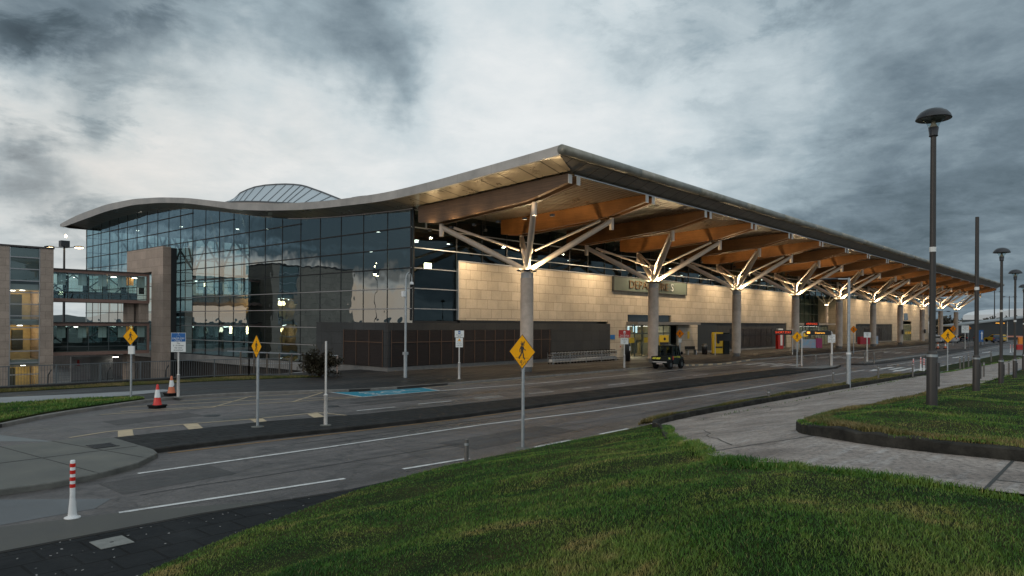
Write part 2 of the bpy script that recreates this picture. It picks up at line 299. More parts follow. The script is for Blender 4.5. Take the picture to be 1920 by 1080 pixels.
# ------------------------------------------------------------------ mesh builder
class MB:
    def __init__(s): s.v = []; s.f = []; s.sm = []
    def add(s, vs, fs, smooth=False):
        b = len(s.v); s.v += [tuple(v) for v in vs]; s.f += [tuple(i+b for i in f) for f in fs]; s.sm += [smooth]*len(fs); return s
    def box(s, x0, y0, z0, x1, y1, z1):
        return s.add([(x0, y0, z0), (x1, y0, z0), (x1, y1, z0), (x0, y1, z0), (x0, y0, z1), (x1, y0, z1), (x1, y1, z1), (x0, y1, z1)],
              [(0, 3, 2, 1), (4, 5, 6, 7), (0, 1, 5, 4), (1, 2, 6, 5), (2, 3, 7, 6), (3, 0, 4, 7)])
    def bar(s, p, q, w, h):
        p, q = Vector(p), Vector(q); d = (q-p).normalized(); a = Vector((0, 0, 1)) if abs(d.z) < .95 else Vector((1, 0, 0))
        x = d.cross(a).normalized()*w/2; y = x.cross(d).normalized()*h/2
        return s.add([p-x-y, p+x-y, p+x+y, p-x+y, q-x-y, q+x-y, q+x+y, q-x+y], [(0, 1, 2, 3), (7, 6, 5, 4), (0, 4, 5, 1), (1, 5, 6, 2), (2, 6, 7, 3), (3, 7, 4, 0)])
    def tube(s, p, q, r0, r1=None, n=12, caps=True):
        r1 = r0 if r1 is None else r1; p, q = Vector(p), Vector(q); d = (q-p).normalized(); a = Vector((0, 0, 1)) if abs(d.z) < .95 else Vector((1, 0, 0))
        x = d.cross(a).normalized(); y = x.cross(d); vs = []
        for c, r in ((p, r0), (q, r1)): vs += [c+(x*math.cos(2*PI*i/n)+y*math.sin(2*PI*i/n))*r for i in range(n)]
        s.add(vs, [(i, (i+1) % n, n+(i+1) % n, n+i) for i in range(n)], True)
        if caps: s.add(vs[:n], [tuple(range(n))]); s.add(vs[n:], [tuple(range(n-1, -1, -1))])
        return s
    def path(s, pts, r, n=8):
        for a, b in zip(pts[:-1], pts[1:]): s.tube(a, b, r, n=n)
        return s
    def lathe(s, prof, cx=0, cy=0, cz=0, n=24, axis='z'):
        vs = []
        for r, z in prof:
            for i in range(n):
                a = 2*PI*i/n; c, d = r*math.cos(a), r*math.sin(a)
                vs.append((cx+c, cy+d, cz+z) if axis == 'z' else (cx+c, cy+z, cz+d) if axis == 'y' else (cx+z, cy+c, cz+d))
        return s.add(vs, [(k*n+i, k*n+(i+1) % n, (k+1)*n+(i+1) % n, (k+1)*n+i) for k in range(len(prof)-1) for i in range(n)], True)
    def prism(s, poly, a0, a1, axis='z'):
        P = lambda p, a: (p[0], p[1], a) if axis == 'z' else (p[0], a, p[1]) if axis == 'y' else (a, p[0], p[1])
        n = len(poly); vs = [P(p, a0) for p in poly]+[P(p, a1) for p in poly]
        return s.add(vs, [tuple(range(n-1, -1, -1)), tuple(range(n, 2*n))]+[(i, (i+1) % n, n+(i+1) % n, n+i) for i in range(n)])
    def flat(s, poly, z): return s.add([(p[0], p[1], z) for p in poly], [tuple(range(len(poly)))])
    def grid(s, rows, smooth=True):
        n = len(rows[0]); vs = [p for r in rows for p in r]
        return s.add(vs, [(k*n+i, k*n+i+1, (k+1)*n+i+1, (k+1)*n+i) for k in range(len(rows)-1) for i in range(n-1)], smooth)
    def sphere(s, c, rx, ry, rz, n=12, m=8):
        return s.add(*_sph(c, rx, ry, rz, n, m), True)
    def build(s, name, m, parent=None, loc=None, bevel=0):
        me = bpy.data.meshes.new(name); me.from_pydata(s.v, [], s.f); me.polygons.foreach_set('use_smooth', s.sm)
        me.materials.append(m); me.update(); o = bpy.data.objects.new(name, me); COL.objects.link(o)
        if parent: o.parent = parent
        if loc: o.location = loc
        if bevel:
            b = o.modifiers.new('bevel', 'BEVEL'); b.width = bevel; b.segments = 2; b.limit_method = 'ANGLE'; b.angle_limit = R(40)
        return o
def _sph(c, rx, ry, rz, n, m):
    vs = []
    for j in range(m+1):
        a = PI*j/m
        for i in range(n): b = 2*PI*i/n; vs.append((c[0]+rx*math.sin(a)*math.cos(b), c[1]+ry*math.sin(a)*math.sin(b), c[2]+rz*math.cos(a)))
    return vs, [(j*n+i, (j+1)*n+i, (j+1)*n+(i+1) % n, j*n+(i+1) % n) for j in range(m) for i in range(n)]
def tag(o, label=None, cat=None, group=None, kind=None):
    for k, v in (('label', label), ('category', cat), ('group', group), ('kind', kind)):
        if v: o[k] = v
    return o
def thing(name, label, cat, loc=(0, 0, 0), rz=0, group=None):
    o = bpy.data.objects.new(name, None); o.empty_display_size = .2; COL.objects.link(o); o.location = loc; o.rotation_euler = (0, 0, R(rz)); return tag(o, label, cat, group)
def struct(mb, name, m, kind='structure'): return tag(mb.build(name, m), kind=kind)
def dup(src, loc, rz=None, label=None):
    def cp(o, par):
        c = o.copy(); COL.objects.link(c)
        if par: c.parent = par
        for ch in list(o.children): cp(ch, c)
        return c
    r = cp(src, None); r.location = loc
    if rz is not None: r.rotation_euler = (0, 0, R(rz))
    if label: r['label'] = label
    return r
def text(name, s, size, m, parent, loc, rot=(90, 0, 0), ext=.004, align='CENTER', sx=1):
    c = bpy.data.curves.new(name, 'FONT'); c.body = s; c.size = size; c.align_x = align; c.align_y = 'CENTER'; c.extrude = ext; c.resolution_u = 3
    o = bpy.data.objects.new('tmp', c); COL.objects.link(o); dg = bpy.context.evaluated_depsgraph_get()
    me = bpy.data.meshes.new_from_object(o.evaluated_get(dg)); bpy.data.objects.remove(o); me.materials.clear(); me.materials.append(m)
    ob_ = bpy.data.objects.new(name, me); COL.objects.link(ob_); ob_.parent = parent; ob_.location = loc; ob_.rotation_euler = tuple(R(a) for a in rot); ob_.scale = (sx, 1, 1); return ob_
def spot(parent, loc, target, power, ang, col=(1, .74, .42), blend=.8, size=.06):
    l = bpy.data.lights.new('lamp_light', 'SPOT'); l.energy = power; l.spot_size = R(ang); l.spot_blend = blend; l.color = col; l.shadow_soft_size = size
    o = bpy.data.objects.new('lamp_light', l); COL.objects.link(o); o.location = loc; o.rotation_euler = (Vector(target)-Vector(loc)).to_track_quat('-Z', 'Y').to_euler()
    if parent: o.parent = parent
    return o
def point(parent, loc, power, col=(1, .74, .42), size=.2):
    l = bpy.data.lights.new('lamp_light', 'POINT'); l.energy = power; l.color = col; l.shadow_soft_size = size
    o = bpy.data.objects.new('lamp_light', l); COL.objects.link(o); o.location = loc
    if parent: o.parent = parent
    return o
def interp(x, xs, ys): return float(np.interp(x, xs, ys))

# ================================================================== TERRAIN AND ROADS
ROAD = -.12
LPT = [(62, -23.6), (32, -22.7), (17.6, -21.9), (6, -21.5), (-4.8, -21.0), (-11.9, -20.65), (-15.5, -20.5), (-18.3, -21.0), (-19.9, -22.4), (-23.3, -24.4), (-27.2, -27.0), (-29.5, -28.5), (-30.7, -30), (-30.7, -31.5), (-30.3, -34), (-29.6, -42)]
RPT = [(62, -25.4), (32, -25.6), (20, -26), (4.2, -26.8), (-7.3, -26.9), (-12.8, -27.2), (-17, -27.3), (-20.2, -27.35), (-22.6, -27.5), (-24.8, -27.95), (-26.6, -28.7), (-27.7, -29.4), (-28.1, -30.3), (-28.1, -31.4), (-27.7, -34), (-27, -42)]
def chaikin(p, k=2):
    for _ in range(k):
        q = [p[0]]
        for a, b in zip(p[:-1], p[1:]): q += [(a[0]*.75+b[0]*.25, a[1]*.75+b[1]*.25), (a[0]*.25+b[0]*.75, a[1]*.25+b[1]*.75)]
        p = q+[p[-1]]
    return p
LP, RP = chaikin(LPT), chaikin(RPT)
EX = [-80, -45, -36, -34.8, -33, -30, -27, 80]; EY = [-34, -28.5, -23.5, -22.6, -21.8, -20.8, -20.3, -20.3]
def hgt(X, Y):
    H = np.clip(1.5-.036*(X+20), 0, 2.0); e = np.interp(X, EX, EY)
    return H*np.clip((e-Y)/9.0, 0, 1)
PATHP = np.array(LP+RP[::-1])
def inside(px, py, poly):
    r = np.zeros(px.shape, bool); n = len(poly); j = n-1
    for i in range(n):
        xi, yi = poly[i]; xj, yj = poly[j]
        c = ((yi > py) != (yj > py)) & (px < (xj-xi)*(py-yi)/(yj-yi+1e-12)+xi); r ^= c; j = i
    return r
rx = np.array([p[0] for p in RP[::-1]]); ry = np.array([p[1] for p in RP[::-1]])
def rightside(X, Y):
    m = np.zeros(X.shape, bool); yy = np.interp(X, rx[rx >= -28.11], ry[rx >= -28.11]) if False else None
    poly = np.array(RP+[(-27, -70), (62, -70)]); return inside(X, Y, poly)
def terr(X, Y):
    X = np.asarray(X, float); Y = np.asarray(Y, float); z = hgt(X, Y)
    rs = rightside(X, Y); z = z+np.where(rs, np.interp(X, [-28, -5, 15], [.19, .12, .04]), 0)
    bump = .05*np.sin(X*.9+1.3*np.sin(Y*.5))*np.sin(Y*.8+.7)+.03*np.sin(X*2.3)*np.sin(Y*2.1+1)
    return z+bump*np.clip(z/.4, 0, 1)
def verge(X): return np.interp(X, EX, EY)
# ground: one sheet at road level, stepping down to the lower forecourt on the far left
g = MB()
g.add([(-3000, -3000, -.2), (4000, -3000, -.2), (4000, 10.2, -.2), (-3000, 10.2, -.2)], [(0, 1, 2, 3)])
g.add([(-4.2, 10.2, -.2), (4000, 10.2, -.2), (4000, 4000, -.2), (-4.2, 4000, -.2)], [(0, 1, 2, 3)])
g.add([(-3000, 10.2, -3.6), (-4.2, 10.2, -3.6), (-4.2, 4000, -3.6), (-3000, 4000, -3.6)], [(0, 1, 2, 3)])
g.add([(-3000, 10.2, -3.6), (-4.2, 10.2, -3.6), (-4.2, 10.2, -.2), (-3000, 10.2, -.2)], [(0, 1, 2, 3)])
g.add([(-4.2, 10.2, -3.6), (-4.2, 4000, -3.6), (-4.2, 4000, -.2), (-4.2, 10.2, -.2)], [(0, 1, 2, 3)])
struct(g, 'ground', asph_d)
struct(MB().flat([(-140, -30), (260, -30), (260, 2), (-140, 2)], ROAD), 'road', asph)
# terminal forecourt pavement
KERB = [(-60, -16), (-42, -13), (-36, -8.4), (-32.4, -4.4), (-30.4, -2.5), (-27.5, -.9), (-25.5, .1), (-23.6, .3), (-21.2, -.2), (-18.6, -1.5), (-16.5, -2.6), (-13.7, -3.1), (0, -3.3), (12, -3.3), (16, -3.4), (17.5, -4.3), (21, -5.2), (30, -4.0), (60, -4.6), (100, -5.0), (170, -5.0)]
pv = MB(); pv.prism(KERB+[(170, 10), (-60, 10)], -.18, 0); struct(pv, 'pavement', asph_d)
def kerb(name, pts, w, z0, z1, m, side=1, jit=0.):
    """a run of kerb stones along pts, set a few mm proud of what it edges"""
    k = MB(); rows = []
    for i, p in enumerate(pts):
        a = Vector(pts[max(0, i-1)][:2]); b = Vector(pts[min(len(pts)-1, i+1)][:2]); d = (b-a).normalized(); nn = Vector((-d.y, d.x))*side
        p0 = Vector(p[:2]); q = p0+nn*w; za, zb = (z0, z1) if len(p) == 2 else (p[2]+z0, p[2]+z1)
        zb += random.uniform(-jit, jit*.6); p0 = p0+nn*random.uniform(-jit, jit)
        rows.append([(p0.x, p0.y, za), (p0.x, p0.y, zb-.02), (p0.x+nn.x*.02, p0.y+nn.y*.02, zb), (q.x, q.y, zb), (q.x, q.y, za)])
    k.grid(rows, False); return struct(k, name, m)
kerb('kerb', [(x, y-.012) for x, y in chaikin(KERB[3:13], 1)], .16, -.2, .006, kerb_lt)
kerb('kerb', [(x, y-.012) for x, y in KERB[12:]], .16, -.2, .006, kerb_lt)
struct(MB().flat([(-45, 1.6), (-31, 2.4), (-28, 2.2), (-25.8, 2.4), (-23.4, 3.2), (-23.6, 4.2), (-26.7, 4.4), (-31, 5.6), (-45, 7)], .004), 'path', conc_lt)
# far side: paving by the lamp posts and the dark crossing road
struct(MB().prism([(9, -20.35), (34, -20.6), (36.5, -26.4), (20, -26.2), (17.6, -21.95), (9, -21.5)], -.17, -.01), 'pavement', pav_l)
struct(MB().prism([(50, -19.8), (120, -17), (120, -26), (52, -26)], -.17, -.01), 'pavement', pav_l)
struct(MB().flat([(33.9, -20.4), (50.2, -19.7), (52.2, -32), (36.4, -32)], -.112), 'road', asph_d)
# traffic island with the concrete nose
ISL = [(-30.9, -10.05), (-26, -10.1), (-22.5, -10.9), (-18, -11.2), (-10, -11.6), (-2, -11.5), (8, -11.7), (18, -11.8), (25, -12.6), (26.2, -13.6), (22.9, -14.3), (10, -14.05), (0, -13.85), (-13.5, -13.75), (-20, -13.75), (-24.5, -13.4), (-28, -12.95), (-30.9, -12.9)]
struct(MB().prism(ISL, -.18, 0), 'traffic_island', pav_d)
kerb('kerb', [(x, y-.012) for x, y in [(-30.9, -12.9), (-28, -12.95), (-24.5, -13.4), (-20, -13.75), (-13.5, -13.75), (0, -13.85), (10, -14.05), (22.9, -14.3)]], .17, -.2, .006, kerb_m)
struct(MB().flat([(18.5, -11.95), (24.9, -12.7), (26, -13.55), (23, -14.1), (20, -14.05)], .004), 'pavement', pav_l)
struct(MB().prism([(29, -13.2), (40, -13.2), (75, -12.5), (150, -10.5), (150, -12), (75, -14.6), (52, -15.4), (36, -15.2), (29.5, -14.8)], -.18, 0), 'traffic_island', asph_d)
struct(MB().flat([(31, -13.4), (46, -13.3), (60, -13.4), (58, -14.3), (46, -14.4), (33, -14.2)], .004), 'pavement', pav_l)
NOSE = [(-60, -12.5), (-40, -10.6), (-33.6, -9.5), (-31.6, -9.5), (-30.91, -10.1), (-30.91, -12.9), (-31.05, -13.55), (-31.9, -14.55), (-32.9, -15.15), (-34, -15.5), (-36, -15.4), (-60, -15.5)]
struct(MB().prism(NOSE, -.18, .002), 'concrete_apron', conc_sl)
kerb('kerb', [(x, y) for x, y in [(-60, -15.51), (-36, -15.41), (-34, -15.51), (-32.9, -15.16), (-31.9, -14.56), (-31.04, -13.56), (-30.9, -12.9)]], .15, -.2, .008, mat('worn_kerb', (.11, .107, .095), .7, var=.4, vscale=3, bump=.4))
# joints across the concrete
j = MB()
for a, b in [((-33.6, -9.5), (-33.0, -15.2)), ((-32.35, -9.5), (-31.5, -14.2)), ((-36, -12.3), (-31, -12.1))]: j.bar((*a, .006), (*b, .006), .02, .006)
struct(j, 'paving_joint', mat('joint_dark', (.04, .04, .037), .8))
# footway this side of the near road
struct(MB().prism([(-70, -20.0), (-36, -20.12), (-33, -20.2), (-30, -20.65), (-27.5, -20.6), (-27.5, -24), (-36, -28), (-70, -40)], -.18, 0), 'footway', pav_n)
kerb('kerb', [(-70, -20.0), (-36, -20.13), (-33, -20.21), (-30, -20.66)], .12, -.2, .005, kerb_m, -1)
struct(MB().flat([(-60, -18.1), (-35.5, -18.15), (-33.6, -18.7), (-30.4, -20.45), (-33, -20.15), (-36, -20.05), (-60, -19.95)], ROAD+.004), 'road', mat('worn_brown_asphalt', (.058, .054, .044), .5, var=.4, vscale=.7, bump=.2, bscale=50))
struct(MB().flat([(-60, -15.9), (-35, -15.9), (-33.5, -17.4), (-34, -18.0), (-60, -17.9)], ROAD+.004), 'road', mat('pale_asphalt_patch', (.095, .10, .105), .5, var=.3, vscale=.8, bump=.2, bscale=50))
struct(MB().flat([(-60, -4.5), (-33, -5.8), (-32.1, -8.9), (-33.3, -7.5), (-60, -7)], ROAD+.004), 'road', mat('pale_asphalt_patch2', (.14, .15, .15), .5, var=.2, vscale=.8, bump=.2, bscale=50))
rp = MB()
for x0, y0, x1, y1, sk in [(-33.2, -17.2, -30.6, -15.75, .25), (-24.5, -18.9, -19.5, -17.3, .1), (-12, -15.8, -3.5, -14.4, 0), (2, -18.8, 9, -17.2, 0), (-20, -8.0, -14.2, -6.6, .15), (-8.5, -9.2, 2, -7.4, 0), (-29.6, -6.6, -26.4, -5.2, .3), (10, -9.2, 18, -7.6, 0)]: rp.add([(x0, y0, ROAD+.0035), (x1, y0+sk, ROAD+.0035), (x1, y1+sk, ROAD+.0035), (x0, y1, ROAD+.0035)], [(0, 1, 2, 3)])
struct(rp, 'road_patch', asphalt('patched_asphalt', (.078, .070, .067), (.12, .108, .10), .5))
ts = MB()
for pts in ([(-33, -17.5), (-28, -17.75), (-20, -17.9), (-8, -18.3), (10, -18.5)], [(-27.5, -14.3), (-18, -14.75), (-6, -15.0), (15, -15.2)], [(-24, -7.4), (-15, -7.9), (0, -7.7), (20, -8.0)], [(-21.5, -8.6), (-20.6, -5.2)], [(-26.5, -19.6), (-25.6, -15.6)], [(-9, -16.4), (-8.3, -19.8)]):
    for a, b in zip(pts[:-1], pts[1:]):
        k_ = 7
        q0 = None
        for i in range(k_+1):
            q1 = (a[0]+(b[0]-a[0])*i/k_, a[1]+(b[1]-a[1])*i/k_+random.uniform(-.04, .04))
            if q0: ts.add([(q0[0], q0[1]-.022, ROAD+.0055), (q1[0], q1[1]-.022, ROAD+.0055), (q1[0], q1[1]+.022, ROAD+.0055), (q0[0], q0[1]+.022, ROAD+.0055)], [(0, 1, 2, 3)])
            q0 = q1
struct(ts, 'tar_seam', mat('tar', (.012, .012, .012), .5))
# ---- painted markings
wm, ym, om = MB(), MB(), MB()
Z = ROAD+.009
def line(mb, a, b, w=.12, z=Z): mb.add([(Vector(p)+s_*(Vector((-(Vector(b)-Vector(a)).y, (Vector(b)-Vector(a)).x)).normalized()*w/2)).to_3d()+Vector((0, 0, z)) for p, s_ in ((a, -1), (b, -1), (b, 1), (a, 1))], [(0, 1, 2, 3)])
def pline(mb, pts, w=.12):
    for a, b in zip(pts[:-1], pts[1:]): line(mb, a, b, w)
pline(wm, [(-32.2, -15.3), (-27.4, -15.5), (-20.7, -15.6), (-14.7, -16.2), (-3.8, -16.5), (22.5, -16.5)], .13)
line(wm, (-33.8, -18.65), (-29.2, -19.3), .13); line(wm, (-27.6, -19.45), (-25.5, -19.65), .13)
for i in range(30): line(wm, (-23+i*3.3, -19.85), (-21.3+i*3.3, -19.86), .13) if (-23+i*3.3) < 12 or i > 14 else None
pline(wm, [(-13.3, -5.35), (-6, -6.0), (14, -5.95), (46, -6.6), (130, -7.2)], .16)
for a, b in [(-21.5, -19.6), (-18.2, -16.3), (-14.7, -13.0), (-11.3, -9.3), (-7.6, -5.9), (-4.1, -2.3), (-.8, 1.1), (3, 5.3), (6.4, 8.6), (30, 32), (35, 37), (40, 42), (46, 48), (53, 55), (61, 63)]: line(wm, (a, -9.2 if a < -14 else -9.75), (b, -9.3 if a < -14 else -9.8), .12)
line(wm, (-14.9, -9.65), (-13.2, -9.7), .08)
for x in (21.2, 41, 62): # give-way triangles and ladder bars of the raised crossing
    for k in range(3):
        y = -6.9-1.25*k
        wm.add([(x-.3, y, Z), (x+2.2, y+.34, Z), (x+2.2, y-.34, Z)], [(0, 2, 1)])
    for k in range(5): y = -6.5-.85*k; wm.add([(x+2.6, y, Z), (x+5.4, y, Z), (x+5.4, y-.42, Z), (x+2.6, y-.42, Z)], [(0, 3, 2, 1)])
for k in range(2):
    y = -17.2-1.5*k; wm.add([(21+.6*k, y, Z), (23.8+.6*k, y+.38, Z), (23.8+.6*k, y-.38, Z)], [(0, 2, 1)])
for k in range(4): y = -16.9-.8*k; wm.add([(24.5, y, Z), (28.6, y, Z), (28.6, y-.4, Z), (24.5, y-.4, Z)], [(0, 3, 2, 1)])
for x in (52, 72): wm.add([(x, -17.5, Z), (x+3, -17.1, Z), (x+3, -17.9, Z)], [(0, 2, 1)]); line(wm, (x+3, -17.5), (x+8, -17.5), .35)
pline(wm, [(30, -16.3), (60, -16.1), (110, -15)], .14)
struct(wm, 'white_road_marking', wp)
YB = [(-31.57, -8.38), (-30.37, -7.94), (-28.0, -8.0), (-25.53, -8.5), (-22.9, -8.61), (-22.6, -10.1)]
pline(ym, YB, .11)
for q in ([(-30.62, -9.6), (-30.05, -7.97), (-29.63, -8.05), (-30.18, -9.65)], [(-28.47, -9.75), (-27.97, -8.03), (-27.5, -8.12), (-27.99, -9.75)], [(-26.21, -9.95), (-25.68, -8.33), (-25.23, -8.46), (-25.75, -9.95)], [(-24.01, -10.2), (-23.47, -8.72), (-22.95, -8.66), (-23.58, -10.2)]): ym.add([(*p, Z) for p in q], [(3, 2, 1, 0)])
for a, b in [((-28.1, -2.75), (-21.4, -4.5)), ((-21.4, -4.5), (-18.1, -5.0)), ((-25.0, -4.0), (-21.65, -1.0)), ((-21.4, -4.4), (-18.1, -1.75)), ((-27.6, -1.3), (-22.4, -2.7)), ((-22.4, -2.7), (-18.0, -4.8)), ((-24.9, -.75), (-18.1, -1.8)), ((-29, -3.2), (-25, -4.0))]: line(ym, a, b, .10)
line(ym, (-13, -3.45), (12, -3.6), .1)
struct(ym, 'yellow_road_marking', yp2)
pline(om, [(-30.6, -13.15), (-24.5, -13.65), (-20, -14.0), (-13.5, -14.0), (10, -14.3)], .10)
pline(om, [(-60, -19.85), (-36, -19.95), (-33, -20.05), (-30, -20.5)], .09)
for x in range(0, 14): line(om, (7.0+x*.95, -11.6), (7.9+x*.95, -10.5), .13)
line(om, (6.6, -10.5), (20, -10.4), .12); line(om, (6.6, -11.55), (19, -11.75), .1)
for x in range(0, 10): line(om, (12.6+x*.95, -21.0+.05*x), (13.6+x*.95, -19.6+.05*x), .12)
line(om, (11.8, -19.7), (22, -19.2), .12)
for x in range(8): line(om, (30+x*1.1, -13.0), (31+x*1.1, -12.0), .12)
struct(om, 'orange_road_marking', ob)
struct(MB().flat([(-18.1, -5.0), (-13.3, -5.3), (-12.9, -3.4), (-16.5, -2.95), (-17.85, -2.0)], ROAD+.006), 'blue_parking_bay', bp_)
bm = MB()
for a, b in [((-17.85, -1.95), (-18.1, -5.0)), ((-18.1, -5.0), (-13.3, -5.3)), ((-13.3, -5.3), (-12.85, -3.4)), ]: line(bm, a, b, .11, Z+.002)
c0 = Vector((-15.6, -4.1)); ring = [(c0.x+.55*math.cos(a), c0.y+.42*math.sin(a)) for a in np.linspace(.4, 5.4, 16)]
for a, b in zip(ring[:-1], ring[1:]): line(bm, a, b, .12, Z+.002)
for a, b in [((-15.5, -4.1), (-14.3, -4.05)), ((-14.6, -4.1), (-14.5, -3.6)), ((-14.4, -4.1), (-13.9, -4.4))]: line(bm, a, b, .13, Z+.002)
struct(bm, 'white_road_marking', wp)
text('white_road_marking', 'DROP', .75, wp, None, (-16.75, -4.15, Z+.003), (0, 0, 90), .0005)['kind'] = 'structure'
yk = MB()
for i, (a, b) in enumerate(zip(KERB[14:17], KERB[15:18])):
    for q in np.arange(.1, 1, .34): p0 = Vector(a).lerp(Vector(b), q); p1 = Vector(a).lerp(Vector(b), min(1, q+.16)); yk.bar((p0.x, p0.y-.02, -.055), (p1.x, p1.y-.02, -.055), .035, .125)
struct(yk, 'yellow_road_marking', yp2)
# ironwork
mh = thing('manhole_cover', 'square concrete manhole cover set in the dark near footway', 'manhole cover', (-34.7, -20.9, .004))
MB().box(-.24, -.26, 0, .24, .26, .008).build('cover', mat('pale_cover', (.19, .19, .175), .7, var=.3, vscale=5), mh); MB().lathe([(0, .010), (.03, .010), (.03, .004)], n=10).build('lifting_eye', blk, mh)
dg_ = thing('drain_grate', 'black drain grate in the raised concrete apron', 'drain grate', (-31.65, -11.4, .006))
q = MB()
for i in range(9): q.box(-.3+i*.068, -.32, 0, -.26+i*.068, .32, .012)
q.box(-.32, -.34, 0, .32, -.3, .013); q.box(-.32, .3, 0, .32, .34, .013); q.build('grate', blk, dg_)
for x, y in [(-26.2, -6.5), (-21.3, -7.2)]: struct(MB().lathe([(0, ROAD+.010), (.3, ROAD+.010), (.31, ROAD+.002)], x, y, n=18), 'road_ironwork', mat('iron_cover', (.02, .02, .02), .5))

# ---- concrete path up the bank, its kerbs, and the lawns
pr = []
for (a, b) in zip(LP, RP):
    row = []
    for k in range(7):
        x, y = a[0]+(b[0]-a[0])*k/6, a[1]+(b[1]-a[1])*k/6; row.append((x, y, float(hgt(x, y))+.012))
    pr.append(row)
m = bpy.data.materials.new('brushed_concrete_path'); m.use_nodes = True; n = NT(m.node_tree); bs = n.n['Principled BSDF']; o_ = n.add('ShaderNodeTexCoord').outputs['Object']
a_ = n.noise(o_, .5, 6, .65, .8); sp_ = n.noise(o_, 13, 7, .8); mp = n.add('ShaderNodeMapping'); mp.inputs['Scale'].default_value = (.5, 5, 1); n.l.new(o_, mp.inputs[0]); st = n.noise(mp.outputs[0], 1.2, 6, .65)
c = n.mix(n.mrange(a_.outputs[0], .35, .65), (.145, .112, .092), (.35, .29, .25)); c = n.mix(n.mrange(st.outputs[0], .52, .72, 0, .7), c, (.42, .39, .37)); c = n.mix(1., c, n.ramp(sp_.outputs[0], [(.36, (.22,)*3), (.49, (1.,)*3), (.64, (1.4,)*3)]), 'MULTIPLY')
n.l.new(c, bs.inputs['Base Color']); bs.inputs['Roughness'].default_value = .62; b_ = n.add('ShaderNodeBump', i_Strength=.5, i_Distance=.015); n.l.new(sp_.outputs[0], b_.inputs['Height']); n.l.new(b_.outputs[0], bs.inputs['Normal'])
struct(MB().grid(pr), 'path', m)
kd = mat('mossy_dark_kerb', (.060, .056, .048), .9, col2=(.010, .0095, .009), vscale=2.6, bump=1., bscale=9, spec=.12)
def kline(pts): return [(x, y, float(hgt(x, y))) for x, y in pts]
def drop(p): return .21-.20*min(1, max(0, (-p[0]-17.6)/5))
LK = [p for p in LP if -24 < p[0] < 20]
kerb('path_kerb', [(x, y, float(hgt(x, y))+drop((x, y))-.21) for x, y in LK], .16, -.3, .21, kd, -1, .022)
vg = []
for x, y in LK:
    if x < -17: continue
    x2, z2 = x, float(hgt(x, y))+drop((x, y))-.02; vg.append([(x2, min(y+.12, -20.35), z2), (x2, min(y+.45, -20.30), z2+.03), (x2, -20.24, .0), (x2, -20.22, -.2)])
kerb('path_kerb', kline([p for p in RP if p[0] < -4 and p[1] > -40]), .42, -.25, .19, kd, 1, .028)
pj = MB()
for i_ in range(14, len(pr)-6, 10):
    ra = pr[i_]
    for p0, p1 in zip(ra[:-1], ra[1:]):
        d_ = Vector((p1[1]-p0[1], p0[0]-p1[0], 0)).normalized()*.018; up_ = Vector((0, 0, .005)); a_, b__ = Vector(p0)+up_, Vector(p1)+up_; pj.add([a_-d_, b__-d_, b__+d_, a_+d_], [(0, 1, 2, 3)])
for i_ in range(16, len(pr)-8, 19):
    q0 = None
    for m_ in range(9):
        ra = pr[min(len(pr)-1, i_+m_)]; f_ = 2.2+.5*math.sin(i_)+random.uniform(-.25, .25); k_ = int(f_); q1 = Vector(ra[k_]).lerp(Vector(ra[k_+1]), f_-k_)+Vector((0, 0, .005))
        if q0 is not None and (q1-q0).length > .01: d_ = Vector((q1.y-q0.y, q0.x-q1.x, 0)).normalized()*.012; pj.add([q0-d_, q1-d_, q1+d_, q0+d_], [(0, 1, 2, 3)])
        q0 = q1
struct(pj, 'paving_joint', mat('joint_dark', (.04, .04, .037), .8))
# lawn surface
xs = np.concatenate([np.arange(-80, -34, .7), np.arange(-34, 30, .28), np.arange(30, 64, .7)]); ys = np.concatenate([np.arange(-62, -40, .6), np.arange(-40, -19.7, .25)])
Xg, Yg = np.meshgrid(xs, ys); Zg = terr(Xg, Yg); ev = verge(Xg)
pm = np.zeros(Xg.shape, bool)
for ox, oy in ((0, 0), (.2, 0), (-.2, 0), (0, .2), (0, -.2), (.15, .15), (-.15, .15), (.15, -.15), (-.15, -.15)): pm |= inside(Xg+ox, Yg+oy, PATHP)
Zg = np.where(pm, hgt(Xg, Yg)-.12, Zg)
Zg = np.where(Yg > ev+.0, -.3, Zg)
rows = [[(float(Xg[i, k]), float(min(Yg[i, k], ev[i, k]+.02)), float(Zg[i, k] if Yg[i, k] <= ev[i, k] else -.02)) for k in range(len(xs))] for i in range(len(ys))]
lm = bpy.data.materials.new('lawn_soil_and_thatch'); lm.use_nodes = True; n = NT(lm.node_tree); bs = n.n['Principled BSDF']; o_ = n.add('ShaderNodeTexCoord').outputs['Object']
a_ = n.noise(o_, .55, 6, .6, .6); f_ = n.noise(o_, 22, 6, .75); c = n.mix(n.mrange(a_.outputs[0], .38, .66), (.012, .026, .007), (.048, .046, .016)); c = n.mix(1., c, n.ramp(f_.outputs[0], [(.3, (.4,)*3), (.7, (1.5,)*3)]), 'MULTIPLY')
n.l.new(c, bs.inputs['Base Color']); bs.inputs['Roughness'].default_value = .9; bs.inputs['Specular IOR Level'].default_value = .1
b_ = n.add('ShaderNodeBump', i_Strength=1., i_Distance=.04); n.l.new(f_.outputs[0], b_.inputs['Height']); n.l.new(b_.outputs[0], bs.inputs['Normal'])
struct(MB().grid(rows), 'lawn', lm)
struct(MB().grid(vg), 'verge', lm)
GP = [(-36.2, -8.2), (-32.35, -4.0), (-30.4, -2.2), (-27.6, -.65), (-26.1, .1), (-25.9, 1.2), (-27.5, 1.9), (-31, 2.2), (-45, 1.4)]
struct(MB().prism(GP, -.1, .05), 'lawn', lm)
